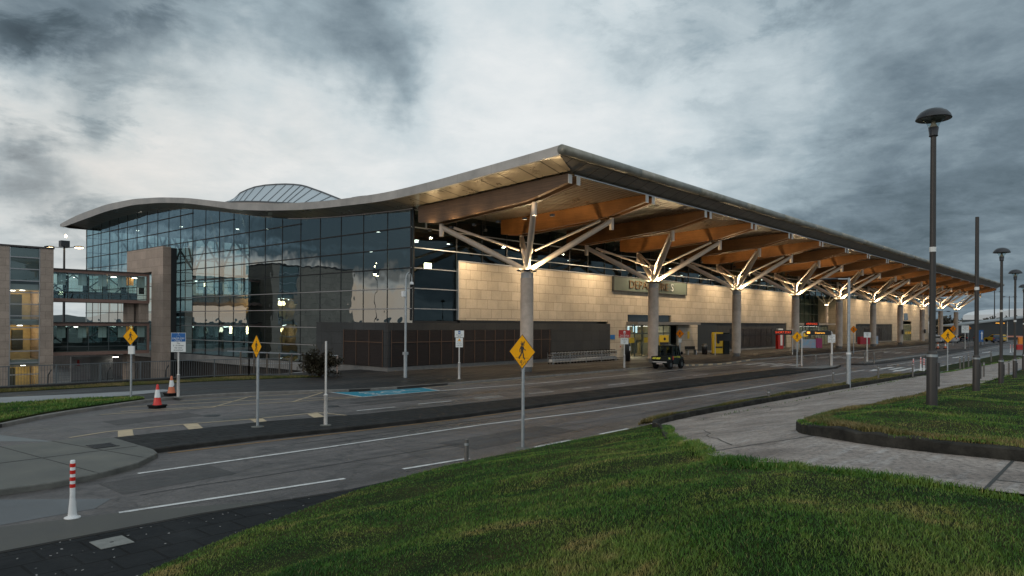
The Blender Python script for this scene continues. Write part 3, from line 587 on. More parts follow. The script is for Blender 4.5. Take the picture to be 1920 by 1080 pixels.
GS = [(-50, 8.3), (-31, 7.9), (-25.6, 7.6), (-20.5, 7.4), (-15.8, 6.4), (-13.4, 5.6), (-14, 7.2), (-16.5, 9.0), (-50, 9.5)]
struct(MB().prism(GS, -.1, .03), 'lawn', lm)
# hills on the horizon
hp = []
for i in range(60):
    a = R(60+i*.7); d = 1500; h_ = 6+9*abs(math.sin(i*.31))+6*math.sin(i*.83)**2
    hp.append([(d*math.cos(a), d*math.sin(a), -5), ((d+20)*math.cos(a), (d+20)*math.sin(a), h_), ((d+160)*math.cos(a), (d+160)*math.sin(a), h_*.6)])
struct(MB().grid(hp), 'hills', hill_m)

# ================================================================== TERMINAL BUILDING
T = thing('terminal_building', 'long airport terminal under a wave-shaped roof on lit tree columns', 'terminal building')
XG, XR, XE = -4.68, -7.0, 167.0            # gable glazing, roof edge, far end
RTY = [-8.45, -6.37, -2.03, 2.96, 7.52, 14.1, 18.6, 23.7, 29.4, 33.5, 39.3, 45.7, 53.0, 61.2, 70.6, 75.0, 78.6]
RTZ = [13.62, 13.46, 13.18, 12.88, 12.73, 12.92, 13.22, 13.69, 14.37, 15.02, 15.95, 16.73, 17.36, 17.63, 17.37, 17.08, 16.74]
RBY = RTY
RBZ = [13.07, 12.92, 12.61, 12.30, 12.15, 12.38, 12.63, 13.09, 13.75, 14.46, 15.41, 16.16, 16.69, 16.80, 16.47, 16.30, 16.20]
HY = [-7.4, -3, 2, 7.26, 16, 22.4, 26.5, 31.15, 37, 43.25, 51.45, 60, 68, 75.5]
HZ = [12.46, 12.25, 12.0, 11.84, 12.13, 12.52, 13.0, 13.70, 14.65, 15.52, 16.36, 16.6, 16.45, 15.90]
def sm(xs, ys, x):
    """smooth curve through the profile points"""
    x = np.asarray(x, float); o = np.zeros_like(x)
    for d in (-1.5, -.75, 0, .75, 1.5): o += np.interp(x+d, xs, ys)
    return o/5
def head(y): return float(sm(HY, HZ, y))
YS = np.concatenate([np.linspace(-8.45, 78.6, 88)])
rt_ = sm(RTY, RTZ, YS); rb_ = sm(RBY, RBZ, YS)
rt_[0], rb_[0] = 13.62, 13.07; rt_[-1], rb_[-1] = 16.74, 16.42
roof = MB()
roof.grid([[(XR+.02, float(y), float(z)) for y, z in zip(YS, rt_)], [(60, float(y), float(z)) for y, z in zip(YS, rt_)], [(XE, float(y), float(z)) for y, z in zip(YS, rt_)]])
ro = roof.build('roof', roof_top, T)
fa = MB()
for X_ in (XR, XE):
    fa.grid([[(X_, float(y), float(z)) for y, z in zip(YS, rb_)], [(X_, float(y), float(z)+.004) for y, z in zip(YS, rt_)]])
fa.grid([[(XR, float(y), float(z)) for y, z in zip(YS, rb_)], [(XR+.18, float(y), float(z)-.01) for y, z in zip(YS, rb_)]])
fa.grid([[(XR, 78.6, 16.42), (XE, 78.6, 16.42)], [(XR, 78.6, 16.744), (XE, 78.6, 16.744)]], False)
fa.build('fascia', fascia_m, ro)
# rounded eave tube with joints, one length per pair of bays
et = MB()
for k in range(21):
    x0 = XR+.0+k*(XE-XR)/21; x1 = x0+(XE-XR)/21
    et.lathe([(0, 0), (.29, 0), (.29, x1-x0-.02), (.275, x1-x0-.015), (.275, x1-x0)], x0-(.025 if k == 0 else 0), -8.45, 13.34, 18, 'x')
et.build('eave_tube', eave_m, ro)
# sloping soffit strips along gable and eave, and the corrugated ceiling
so_ = MB(); yy = np.linspace(-7.4, 75.5, 70)
so_.grid([[(XR+.17, float(y), float(sm(RBY, RBZ, y))-.01) for y in yy], [(XG+.3, float(y), head(y)) for y in yy]])
so_.add([(XR+.17, -8.2, 13.06), (XR+.17, -7.4, 13.0), (XG+.3, -7.4, 12.46)], [(0, 1, 2)]); so_.build('gable_soffit', soffit_g, T)
so_ = MB(); so_.grid([[(XR+.17, -8.3, 13.06), (XE-.1, -8.3, 13.06)], [(XG+.3, -7.0, 12.465), (XE-.1, -7.0, 12.465)]], False)
so_.build('eave_soffit', soffit_e, T)
so_ = MB(); yy = np.linspace(75.5, 78.55, 6); so_.grid([[(XR+.17, float(y), 15.92+(y-75.5)*.17) for y in yy], [(XE, float(y), 15.92+(y-75.5)*.17) for y in yy]]); so_.build('rear_soffit', soffit_g, T)
ce = MB(); yy = np.linspace(-7.4, 75.5, 84); ce.grid([[(XG+.3, float(y), head(y)) for y in yy], [(XE-.1, float(y), head(y)) for y in yy]]); ce.build('ceiling', deck_m, T)
tr_ = MB(); tr_.box(XG+.35, -7.43, 12.40, XE-.1, -7.38, 12.47); tr_.build('ceiling_trim', alu, T)
# ---- timber beams: twenty pairs, each carried by two struts
def beam_poly():
    ys_ = np.linspace(-7.42, 6.1, 16); top = [(float(y), head(y)-.012) for y in ys_]; b = []
    for y in ys_[::-1]: b.append((float(y), interp(y, [-7.42, -4.2, 1, 4.4, 6.1], [11.93, 11.17, 10.78, 10.55, 10.72])))
    return top+b
for i in range(20):
    X0 = -4.43+8.862*i
    for s_ in (-1, 1):
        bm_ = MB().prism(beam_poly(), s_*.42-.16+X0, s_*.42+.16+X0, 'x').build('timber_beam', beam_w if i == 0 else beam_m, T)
        if i < 9: MB().box(X0+s_*.42-.175, -7.47, 11.87, X0+s_*.42+.175, -7.425, 12.40).build('end_plate', white_post, bm_)
# ---- tree columns
for k in range(10):
    X0 = 17.724*k
    tcn = MB().lathe([(.47, .34), (.475, 2.5), (.475, 2.52), (.47, 2.54), (.47, 4.9), (.465, 4.92), (.47, 4.94), (.465, 6.72)], X0, 0, 0, 28).build('tree_column', concrete, T)
    if k < 7:
        MB().lathe([(.0, .0), (.40, .0), (.40, .34), (.47, .345)], X0, 0, 0, 28).build('base_collar', steel, tcn)
        MB().lathe([(.47, 6.72), (.44, 6.73), (.44, 7.12), (.0, 7.12)], X0, 0, 0, 28).build('head_collar', steel, tcn)
    hb = MB()
    hb.tube((X0, 0, 7.1), (X0, 0, 7.3), .26, n=16); hb.tube((X0, 0, 7.28), (X0, 0, 8.75), .16, .13, n=12)
    for a in (45, 135):
        ca, sa = math.cos(R(a)), math.sin(R(a))
        hb.prism([(-.26, 7.3), (.26, 7.3), (.20, 8.2), (.42, 8.62), (.42, 8.86), (.12, 8.62), (-.12, 8.62), (-.42, 8.86), (-.42, 8.62), (-.20, 8.2)], -.03, .03, 'y')
        for q_ in range(len(hb.v)-20, len(hb.v)): x, y, z = hb.v[q_]; hb.v[q_] = (X0+x*ca-y*sa, x*sa+y*ca, z)
    hb.build('hub', steel_w, tcn)
    for sx in (-1, 1):
        for sy in (-1, 1):
            ez = 10.95 if sy < 0 else 10.28
            e = Vector((X0+sx*4.38, sy*4.3, ez)); s0 = Vector((X0+sx*.24, sy*.22, 7.42))
            st_ = MB(); st_.tube(s0, s0.lerp(e, .5), .165, .215, 14); st_.tube(s0.lerp(e, .5), e, .215, .18, 14)
            et_z = 11.14 if sy < 0 else 10.52
            st_.tube((e.x, e.y, ez-.66), (e.x, e.y, et_z), .165, n=14); st_.build('strut', steel_w, tcn)
            MB().tube((X0+sx*.40, sy*.40, 8.72), (e.x-sx*.6, e.y-sy*.6, ez-.02), .07, .10, 8).build('tie_rod', steel_w, tcn)
        # uplighter dish at the foot of each pair of struts
    ds = MB()
    for sx in (-1, 1):
        for sy in (-1, 1): ds.lathe([(0, 0), (.2, .03), (.33, .12), (.31, .12), (.18, .06), (0, .05)], X0+sx*.34, sy*.30, 7.16, 12)
    ds.build('uplighter', dark_fr, tcn)
    le = MB()
    for sx in (-1, 1):
        for sy in (-1, 1): le.lathe([(0, .085), (.17, .085), (.17, .07)], X0+sx*.36, sy*.32, 7.16, 10)
    le.build('lamp', flood_em, tcn)
    spot(tcn, (X0, -.5, 7.33), (X0, -1.2, 12), 1350, 168, (1, .76, .44), .5, .1)
    spot(tcn, (X0, .5, 7.33), (X0, 1.2, 12), 950, 168, (1, .76, .44), .5, .18)
    # wall floods hung between the beams, facing down the stone wall
    for dx in (0, 8.862):
        xf = X0+dx
        if xf > 165: continue
        fl = MB(); fl.box(xf-.16, 4.1, 10.42, xf+.16, 4.32, 10.6); fl.tube((xf, 4.2, 10.6), (xf, 4.2, 11.86), .025, n=6); fl.build('wall_floodlight', dark_fr, tcn)
        spot(tcn, (xf, 4.2, 10.40), (xf, 6.7, 6.2), 2900, 140, (1, .79, .52), .9, .12)
for yq in (-6.4, -4.2, -2.0, .2, 2.4, 4.6):
    MB().box(-5.32, yq-.12, 9.95, -5.12, yq+.12, 10.08).build('soffit_uplighter', dark_fr, T); spot(T, (-5.22, yq, 10.13), (-5.9, yq, 12.6), 110, 165, (1, .76, .44), .8, .12)
# ---- gable curtain wall
def panes(mb, y0, y1, zb, X_, head_=True):
    ys_ = np.arange(y0, y1+.01, (y1-y0)/max(1, round((y1-y0)/1.0)))
    mb.grid([[(X_, float(y), zb) for y in ys_], [(X_, float(y), head(y)-.02) for y in ys_]], False)
gw = MB(); panes(gw, 7.0, 75.5, -.05, XG); gwo = gw.build('gable_glazing', curtain_g, T)
mu = MB(); NB = 23
for i in range(NB+1):
    y = min(7.0+3.0026*i, 75.5); mu.box(XG-.03, y-.03, -.05, XG+.09, y+.03, head(y)-.03)
for j in range(-3, 8):
    z = 10.526-1.5055*j; ya = {-3: 7+3.0026*12, -2: 7+3.0026*9, -1: 7+3.0026*5}.get(j, 7.0)
    if z > -.05: mu.box(XG-.085, ya-.1, z-.04, XG-.031, 75.5, z+.04)
mu.build('glazing_bars', dark_fr, gwo)
fr_ = MB()
for j in range(3, 7): z = 10.526-1.5055*j; fr_.box(XG-.105, 7.0, z-.03, XG-.0855, 45.5, z+.035)
yy = np.linspace(7.0, 24, 20); fr_.grid([[(XG-.1, float(y), head(y)-.06) for y in yy], [(XG-.1, float(y), head(y)+.02) for y in yy]]); fr_.build('polished_transom', alu, gwo)
# stone plinth band and undercroft below the gable glass
MB().box(XG-.35, 10.4, -.75, XG+.2, 75.5, -.055).build('plinth_band', concrete_d, T)
uc = MB(); uc.box(XG+1.2, 10.4, -3.6, XG+1.5, 75.5, -.75)
uc.build('undercroft_wall', mat('pale_undercroft', (.20, .20, .20), .8, var=.2, vscale=.6), T)
fw_ = MB(); fw_.grid([[(XG, 75.5, -.05), (XE-1.5, 75.5, -.05)], [(XG, 75.5, 15.9), (XE-1.5, 75.5, 15.9)]], False); fwo = fw_.build('rear_glazing', back_g, T)
mu = MB()
for i in range(36): mu.box(XG+i*1.5-.06, 75.42, 0, XG+i*1.5+.06, 75.49, 15.9)
for j in range(8): z = .8+j*2.0; mu.box(XG, 75.40, z-.05, XG+54, 75.415, z+.05)
mu.build('rear_glazing_bars', int_steel, fwo)
# ---- interior: floors, dividing wall, white steel, ceiling lamps
MB().box(XG+.15, 7.5, -.4, XE-2, 75.3, -.06).build('floor', int_floor, T)
MB().box(XG+.2, 31.0, -.05, 158, 31.25, 13.5).build('dividing_wall', int_dark, T)
MB().box(44, 31.3, -.05, 44.3, 75.2, 15.8).build('dividing_wall', int_mid, T)
fl_ = MB(); fl_.box(XG+4.5, 31.4, 4.0, 43.8, 46, 4.4); fl_.box(XG+.3, 46, 4.0, 43.8, 52.5, 4.4); fl_.build('mezzanine', mat('mezzanine_edge', (.09, .085, .075), .6), T)
wl = MB(); wl.box(-4.2, 44, 4.42, 40, 44.2, 6.5); wl.build('glow_wall', mat('glow_wall_orange', (.46, .33, .20), .7, var=.25, vscale=.4), T)  # added wall: its lit band stands in for an orange reflection in the glass
ist = MB()
for i in range(6):
    for jx in (1.5, 12):
        y = 34+i*7.4; ist.tube((jx, y, 0), (jx, y, head(y)-.4), .17, n=10)
        if jx < 2: ist.tube((jx, y, 9.5), (jx+4, y+3.2, head(y+3)-.3), .12, n=8); ist.tube((jx, y, 9.5), (jx-3, y-3.0, head(y-3)-.3), .12, n=8); ist.tube((jx, y, 9.5), (jx-3, y+3.0, head(y+3)-.3), .12, n=8)
for z in (6.2, 8.6, 11.): ist.box(1.4, 33, z-.1, 1.6, 75, z+.1)
for i in range(12): y = 33+i*3.5; ist.box(20, y-.1, 4.4, 20.2, y+.1, head(y)-.4)
ist.build('interior_steelwork', int_steel, T)
rb = MB(); rng2 = random.Random(4)
for i in range(7): y = 9.4+i*3; rb.prism([(y-.2, head(y)-1.3), (y+.2, head(y)-1.3), (y+.2, head(y)-.05), (y-.2, head(y)-.05)], XG+.4, 40, 'x')
rb.build('roof_joist', int_dark, T)
for (y, z, x) in [(29.7, 12.3, -3.6), (23.2, 11.6, -3), (19.1, 11.2, -3.3), (18.4, 11.2, -3.3), (13.3, 10.8, -3), (8.6, 9.75, -3), (9.1, 9.7, -2.6), (31.9, 11.6, -3.7), (22.2, 10.2, 3), (38.5, 13.2, -2), (52, 14.6, -2), (65, 15.2, -2)]:
    MB().lathe([(0, 0), (.17, .0), (.16, .06), (0, .07)], x, y, z, 12).build('ceiling_lamp', white_em, T)
for i in range(17):
    x = 1.2+i*7.6+(i % 3)*.8; MB().lathe([(0, 0), (.13, 0), (.12, .05), (0, .06)], x, 9.5+(i % 4)*1.6, 9.9+(i % 2)*.5, 10).build('ceiling_lamp', white_em, T)
point(T, (3, 42.2, 6.2), 420, (1, .60, .26), .3); point(T, (12, 42.2, 6.2), 420, (1, .60, .26), .3)  # added lamps without fittings, making the wall band glow like the reflection
for y in (35, 38.5): MB().lathe([(0, 0), (.12, .02), (.12, .8), (0, .82)], XG+2, y, 2.2, 10).build('pendant_lamp', warm_em, T)
point(T, (XG+3.2, 36.6, 2.6), 60, (1, .6, .25), .3)
# security floodlight inside the corner
MB().box(-3.0, 7.55, 7.55, -2.4, 7.7, 8.0).build('corner_floodlight', mat('bright_flood', (1, .9, .6), .4, emit=(1, .84, .5), es=30), T)
# ---- forecourt side
us = MB(); us.add([(XG, 7.25, 3.62), (-.1, 7.25, 3.62), (-.1, 7.25, head(7.25)), (XG, 7.25, head(7.25))], [(0, 1, 2, 3)]); us.add([(-.1, 7.25, 8.28), (165.5, 7.25, 8.28), (165.5, 7.25, head(7.25)), (-.1, 7.25, head(7.25))], [(0, 1, 2, 3)])
uso = us.build('forecourt_glazing', strip_g, T)
mu = MB(); mu2 = MB()
for z in (10.526, 9.02, 7.515, 6.01, 4.504): mu2.box(XG-.09, 7.10, z-.035, -.1 if z < 9 else 165.5, 7.16, z+.035)
mu.box(XG-.06, 7.16, 3.62, XG+.1, 7.3, 11.8)
for i in range(57): x = -.1+i*2.95; MB().box(x-.04, 7.17, 8.28 if i else 3.62, x+.04, 7.3, 11.82).build('mullion', dark_fr, uso)
mu.build('glazing_bars', dark_fr, uso); mu2.build('polished_transom', alu, uso)
pn = MB(); pn.box(XG+1.25, 7.0, 10.57, XG+1.32, 7.15, 11.75); pn.box(XG, 6.95, 11.78, XG+2.2, 7.24, 11.86); pn.build('corner_trim', alu, uso)
sw = MB()
def stone(x0, x1, z0, z1, y=7.0): sw.box(x0, y, z0, x1, y+.22, z1)
stone(0, 71.2, 4.44, 8.28); stone(0, 24.5, 3.68, 4.438); stone(33.7, 71.2, 3.68, 4.438); stone(20.85, 24.5, .0, 3.678); stone(35.3, 40.2, 0, 3.678); stone(69.1, 71.2, 0, 3.678)
stone(99.2, 165.6, 4.44, 8.28); stone(99.2, 138.5, 3.68, 4.438); stone(147.5, 165.6, 3.68, 4.438); stone(99.2, 104, 0, 3.678); stone(147.5, 165.6, 0, 3.678); stone(130.5, 138.5, 0, 3.678)
swo = sw.build('stone_wall', stone_xz, T)
cp_ = MB(); cp_.box(-.12, 6.93, 8.284, 71.3, 7.24, 8.36); cp_.box(99.1, 6.93, 8.284, 165.7, 7.24, 8.36); cp_.box(-.13, 6.96, 3.7, -.002, 7.23, 8.282); cp_.build('coping', alu, swo)
sdm = slabs('limestone_side', 'YZX', (.46, .38, .28), (.40, .33, .24), (.2, .16, .12), 1.25, .768, .6, .012, .28)
for xq in (71.2, 98.9): MB().box(xq, 7.23, 0, xq+.3, 12.5, 8.28).build('recess_wall', sdm, T)
# dark slate base with louvres that wraps the corner
pb = MB(); pb.box(-7.25, 6.7, .30, 20.82, 15.6, 3.46); pb.build('slate_base', slate_xz, T)
MB().box(-7.262, 6.9, .31, -7.251, 15.58, 3.455).build('slate_side', slate_yz, T)
MB().box(-7.2, 6.74, -.3, 20.8, 15.5, .29).build('base_plinth', mat('pale_plinth', (.15, .145, .14), .7, var=.2), T)
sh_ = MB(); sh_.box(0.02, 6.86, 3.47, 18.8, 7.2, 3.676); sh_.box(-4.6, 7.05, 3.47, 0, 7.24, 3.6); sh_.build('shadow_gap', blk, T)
lv = MB(); lv.box(-6.95, 6.672, .32, 11.3, 6.698, 2.92); lv.box(-7.29, 7.2, .32, -7.264, 11.9, 2.92); lvo = lv.build('louvre_panel', louvre_m, T)
lf = MB()
for i in range(16): x = -6.95+i*1.2; lf.box(x-.025, 6.64, .32, x+.025, 6.671, 2.92)
lf.box(-6.95, 6.635, 2.02, 11.3, 6.67, 2.07)
for i in range(4): y = 7.2+i*1.56; lf.box(-7.32, y-.025, .32, -7.291, y+.025, 2.92)
lf.box(-7.325, 7.2, 2.02, -7.292, 11.9, 2.07); lf.build('louvre_frame', mat('bronze_frame', (.14, .085, .06), .5, .5), lvo)
# recessed slate bays further along
for a, b, l0, l1 in ((40.25, 69.05, 49.5, 63.5), (104.05, 130.45, 110, 122)):
    o1 = MB().box(a, 7.1, .22, b, 7.26, 3.66).build('slate_base', slate_xz, T)
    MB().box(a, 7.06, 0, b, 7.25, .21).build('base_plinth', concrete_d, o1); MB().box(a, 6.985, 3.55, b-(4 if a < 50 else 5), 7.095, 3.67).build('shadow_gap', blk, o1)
    l2 = MB().box(l0, 7.06, .4, l1, 7.098, 2.9).build('louvre_panel', louvre_m, T); lf = MB()
    for i in range(8): x = l0+i*(l1-l0)/7; lf.box(x-.03, 7.03, .4, x+.03, 7.058, 2.9)
    lf.box(l0, 7.02, 2.05, l1, 7.057, 2.1); lf.build('louvre_frame', dark_fr, l2)
MB().box(40.3, 7.05, .24, 45.6, 7.09, 3.52).build('roller_shutter', mat('dark_shutter', (.018, .019, .018), .5), T)
# entrances: lit lobby behind glass doors
def entrance(x0, x1, ztop, canopy=True, yb=7.05, deep=4.5, stick=True):
    e = MB(); e.box(x0, yb+deep, 0, x1, yb+deep+.1, ztop); e.box(x0-.1, yb+.2, 0, x0, yb+deep, ztop); e.box(x1, yb+.2, 0, x1+.1, yb+deep, ztop); e.box(x0, yb+.2, ztop, x1, yb+deep, ztop+.1)
    eo = e.build('entrance_lobby', mat('lobby_wall', (.34, .33, .25), .6, var=.3, vscale=.5), T)
    MB().box(x0, yb+.2, .001, x1, yb+deep, .02).build('lobby_floor', mat('lobby_floor', (.22, .17, .11), .3), eo)
    gd = MB().add([(x0, yb+.1, 0), (x1, yb+.1, 0), (x1, yb+.1, ztop), (x0, yb+.1, ztop)], [(0, 1, 2, 3)]).build('door_glass', clear_g, eo)
    f = MB(); nn = max(4, int((x1-x0)/1.5))
    for i in range(nn+1): x = x0+(x1-x0)*i/nn; f.box(x-.06, yb+.02, 0, x+.06, yb+.09, ztop)
    for z in (2.45, ztop-.08): f.box(x0, yb+.01, z-.06, x1, yb+.095, z+.06)
    f.build('door_frame', mat('grey_green_frame', (.10, .115, .095), .5, .2), gd)
    cl = MB()
    for i in range(int((x1-x0)/1.8)): cl.box(x0+.6+i*1.8, yb+1.4, ztop-.16, x0+1.4+i*1.8, yb+1.7, ztop-.10)
    cl.build('lobby_lamp', white_em, eo)
    point(eo, ((x0+x1)/2, yb+2.2, ztop-.6), 170, (1, .82, .5), .6)
    fu = MB()
    for i in range(nn*2): x = x0+.5+(x1-x0-.8)*i/(nn*2); fu.box(x, yb+2.6+(i % 3)*.4, .02, x+.22, yb+2.9+(i % 3)*.4, 1.0+.3*(i % 2))
    fu.box(x0+1.2, yb+3.4, 0, x0+2.9, yb+4.4, 2.4); fu.box(x0+(x1-x0)*.55, yb+3.3, 1.6, x1-.6, yb+3.5, 2.7)
    fu.build('lobby_fittings', mat('lobby_fit', (.10, .085, .05), .6, col2=(.30, .26, .16), vscale=.8), eo)
    if stick:
        for i, w in ((0, 1.05), (2, .75), (3, 1.2), (4, 2.0)):
            x = x0+.35+(x1-x0)*i/nn; MB().box(x, yb, 1.45, x+w, yb+.008, 2.0).build('yellow_door_notice', ylw, gd)
    return eo
eo = entrance(24.55, 33.65, 3.36)
wn = MB().box(24.55, 7.16, 3.7, 33.65, 7.22, 4.42).build('transom_window', mat('dark_glass', (.012, .016, .018), .08), T)
MB().box(24.3, 5.6, 3.38, 38.2, 7.6, 3.69).build('canopy', mat('canopy_grey', (.19, .175, .16), .55), T)
lb = MB()
for (x, z, w, h_) in ((25.4, 2.7, .9, .45), (27.1, 2.6, .25, .9), (27.6, 2.5, .3, .7)): lb.box(x, 7.9, z, x+w, 7.95, z+h_)
lb.build('lit_notice', mat('pale_screen', (.7, .9, .9), .4, emit=(.7, .95, 1), es=.9), eo)
eo2 = entrance(138.6, 147.4, 3.6); MB().box(140.5, 6.97, 4.6, 144, 7.0, 6.2).build('transom_window', MATS['dark_glass'], T)
# central recess: tall glazed hall with a lit entrance
rg = MB().add([(71.5, 12.3, 0), (98.9, 12.3, 0), (98.9, 12.3, head(12.3)), (71.5, 12.3, head(12.3))], [(0, 1, 2, 3)]).build('hall_glazing', strip_g, T); f = MB()
for i in range(13): x = 71.5+i*2.28; f.box(x-.05, 12.16, 0, x+.05, 12.28, head(12)-.05)
for z in (3.6, 5.4, 7.2, 9, 10.8): f.box(71.5, 12.12, z-.05, 98.9, 12.155, z+.05)
f.build('glazing_bars', mat('grey_green_frame', (.1, .1, .1), .5), rg)
bl = MB(); bl.box(73, 12.9, 3.9, 97, 13.0, 8.2); bl.build('hall_blind', ribbed('blind_slats', (.42, .38, .30), 'X', .6, .7, 0., .05, .5, .3), T)
entrance(76, 95, 3.3, False, 9.2, 3.0)
MB().box(72.5, 8.4, 3.42, 97.5, 12.1, 3.75).build('canopy', MATS['canopy_grey'], T)
for x in (74.5, 95.5):
    c_ = MB().lathe([(.28, 0), (.28, 7.0)], x, 9.6, 0, 16).build('inner_column', concrete, T); a_ = MB()
    for sx in (-1, 1):
        for sy in (-1, 1): a_.tube((x, 9.6, 7.0), (x+sx*2.6, 9.6+sy*2, 9.8), .1, n=8)
    a_.build('strut', steel_w, c_); MB().lathe([(0, 0), (.3, .0), (.3, .06), (0, .07)], x, 9.6, 7.05, 10).build('lamp', flood_em, c_); spot(c_, (x, 9.6, 7.3), (x, 8.6, 12), 300, 165, (1, .76, .44))
# small wall plates
pl_ = MB(); pl_.box(21.3, 6.97, 1.9, 22.1, 6.995, 2.35); pl_.build('wall_notice', sgn_b, T)
MB().box(37.6, 6.97, 1.75, 38.1, 6.995, 2.6).build('wall_notice', ylw, T)
MB().box(23.1, 6.97, 1.05, 23.25, 6.995, 1.2).build('alarm_box', sgn_r, T)
for k, x in ((7, 124.07), (6, 106.3)): MB().box(x-.55, -.62, 1.9, x+.2, -.48, 2.7).build('column_notice', blk, T)
# far wall closing the building's end
MB().box(165.2, 7.3, 0, 165.5, 75.4, 15.7).build('end_wall', int_mid, T)
# ---- rooflight: lens-shaped inclined glazing standing on the roof
rl = MB(); NT_ = 15
def lens(xb, xt, yb, zb, yt, zt, nm):
    B_ = [(xb, float(np.interp(i/NT_, np.linspace(0, 1, len(yb)), yb)), float(np.interp(i/NT_, np.linspace(0, 1, len(zb)), zb))) for i in range(NT_+1)]
    tz = np.linspace(0, 1, len(zt)); T_ = [(xt, float(np.interp(i/NT_, tz, yt)), float(sum(np.interp(min(1, max(0, i/NT_+d)), tz, zt) for d in (-.04, 0, .04))/3)) for i in range(NT_+1)]
    g_ = MB().grid([B_, T_], False); g_.grid([T_, [(xt+6, y, z-2.6) for _, y, z in T_]], False)
    o = g_.build('rooflight', mat('rooflight_glass', (.50, .55, .58), .3, .25), T); f_ = MB()
    for i in range(NT_+1): f_.bar(B_[i], T_[i], .09, .09)
    for i in range(NT_): f_.bar(T_[i], T_[i+1], .16, .2); f_.bar(B_[i], B_[i+1], .12, .14)
    f_.build('rooflight_bars', mat('grey_bar', (.13, .14, .15), .5, .5), o); MB().grid([B_, [(x+.05, y, z-.7) for x, y, z in B_]], False).build('rooflight_kerb', mat('pale_upstand', (.45, .40, .37), .6), o)
lens(0, 3, [45.2, 43, 40.65, 36.9, 33.5, 31.5, 28, 24], [17.05, 16.9, 16.67, 16.23, 15.75, 15.5, 14.9, 14.1], [48.9, 47.4, 43.5, 38.2, 34.8, 32.7, 29, 25], [18.2, 18.85, 19.15, 18.7, 18.2, 17.65, 16.4, 15], 0)
lens(5, 7.5, [34, 31, 28, 25, 22], [16.2, 15.8, 15.3, 14.8, 14.0], [34, 31.5, 29.4, 26.6, 23], [16.7, 17.0, 16.95, 16.7, 15.6], 1)
# ---- stone portal standing at the gable, where the footbridge lands
po = MB(); po.prism([(46.6, -3.6), (49.6, -3.6), (49.6, 8.95), (56.7, 8.95), (56.7, 11.62), (46.6, 11.62)], -6.3, -5.45, 'x')
po.build('stone_portal', stone_yz, T); MB().box(-5.44, 46.65, -3.6, XG-.12, 47.2, 11.5).build('portal_joint', blk, T)

# ================================================================== DEPARTURES SIGN
ds_ = thing('departures_sign', 'long grey-green DEPARTURES sign high on the pale stone wall', 'sign', (29.25, 6.9, 7.52))
MB().box(-7.65, -.12, -.62, 7.65, .08, .72).build('panel', mat('grey_green_panel', (.105, .125, .10), .5, var=.12, vscale=.6), ds_)
f = MB(); f.box(-7.75, -.16, -.72, 7.75, .085, -.625); f.box(-7.75, -.16, .725, 7.75, .085, .79); f.box(-7.75, -.16, -.62, -7.655, .085, .72); f.box(7.655, -.16, -.62, 7.75, .085, .72); f.build('frame', mat('sign_frame', (.04, .042, .04), .5), ds_)
lt = text('letters', 'DEPARTURE', 1.2, mat('bronze_letter', (.20, .13, .07), .4, .4), ds_, (-4.95, -.17, .02), ext=.04, align='LEFT'); lt.scale = (8.3/max(v.co.x for v in lt.data.vertices), 1, 1)
text('letter', 'S', 1.25, sgn_w, ds_, (4.15, -.17, .02), ext=.04)
# ================================================================== LEFT STONE BLOCK (stair tower) AND FOOTBRIDGE
B = thing('stone_office_block', 'brown stone block with a tall lit stair window at the left edge', 'building')
TY = 47.5
w = MB()
for x0, x1 in ((-28.2, -20.08), (-17.56, -16.42)): w.box(x0, TY, -3.6, x1, TY+6, 10.5)
w.box(-20.08, TY+3.2, -3.6, -17.56, TY+6, 10.5); w.build('stone_wall', stone_tw, B)
MB().box(-28.25, TY-.06, 10.504, -16.36, TY+6.05, 10.66).build('coping', mat('dark_coping', (.06, .05, .05), .6), B)
gl = MB().add([(-20.06, TY+.08, -3.5), (-17.58, TY+.08, -3.5), (-17.58, TY+.08, 10.45), (-20.06, TY+.08, 10.45)], [(0, 1, 2, 3)]).build('stair_window', clear_g, B)
f = MB(); fb = MB()
for j in range(12): z = -2.9+j*1.13; f.box(-20.07, TY+.0, z-.05, -17.57, TY+.07, z+.05)
f.box(-20.07, TY-.005, -3.5, -20.0, TY+.075, 10.46); f.box(-17.64, TY-.005, -3.5, -17.57, TY+.075, 10.46); f.build('window_bars', mat('pale_bars', (.36, .36, .37), .5, .4), gl)
fb.box(-19.98, TY+.1, 7.3, -17.66, TY+.16, 10.4); fb.build('spandrel_glass', mat('grey_green_spandrel', (.085, .105, .10), .12, coat=.3), gl)
i_ = MB()
for z in (3.0, -.9, 6.4): i_.box(-20.05, TY+.3, z, -17.6, TY+3.1, z+.55)
i_.build('stair_landing', mat('pale_landing', (.30, .30, .28), .7), B)
MB().box(-20.05, TY+2.9, -3.5, -17.6, TY+3.15, 7.3).build('stairwell_wall', mat('cream_wall', (.46, .36, .20), .7, var=.15), B)
f = MB(); f.box(-19.4, TY+2.7, 3.6, -18.4, TY+2.88, 6.0); f.box(-19.2, TY+2.7, .6, -18.3, TY+2.88, 2.5); f.box(-19.6, TY+2.7, -3.5, -18.9, TY+2.88, -1.3); f.build('inner_door', int_dark, B)
for x, z in ((-19.5, 6.3), (-18.7, 6.36), (-18.9, 2.92), (-18.6, -1.0)): MB().box(x-.18, TY+1.2, z, x+.18, TY+1.5, z+.05).build('ceiling_lamp', white_em, B)
point(B, (-18.8, TY+1.5, 5.8), 55, (1, .72, .36), .3); point(B, (-18.8, TY+1.5, 2.4), 55, (1, .68, .28), .3); point(B, (-18.6, TY+1.5, -1.7), 34, (1, .72, .22), .3)
FB = thing('footbridge', 'two storey glazed footbridge between the stone block and the terminal', 'footbridge')
pink = mat('faded_red_steel', (.27, .165, .135), .55, .1, var=.12)
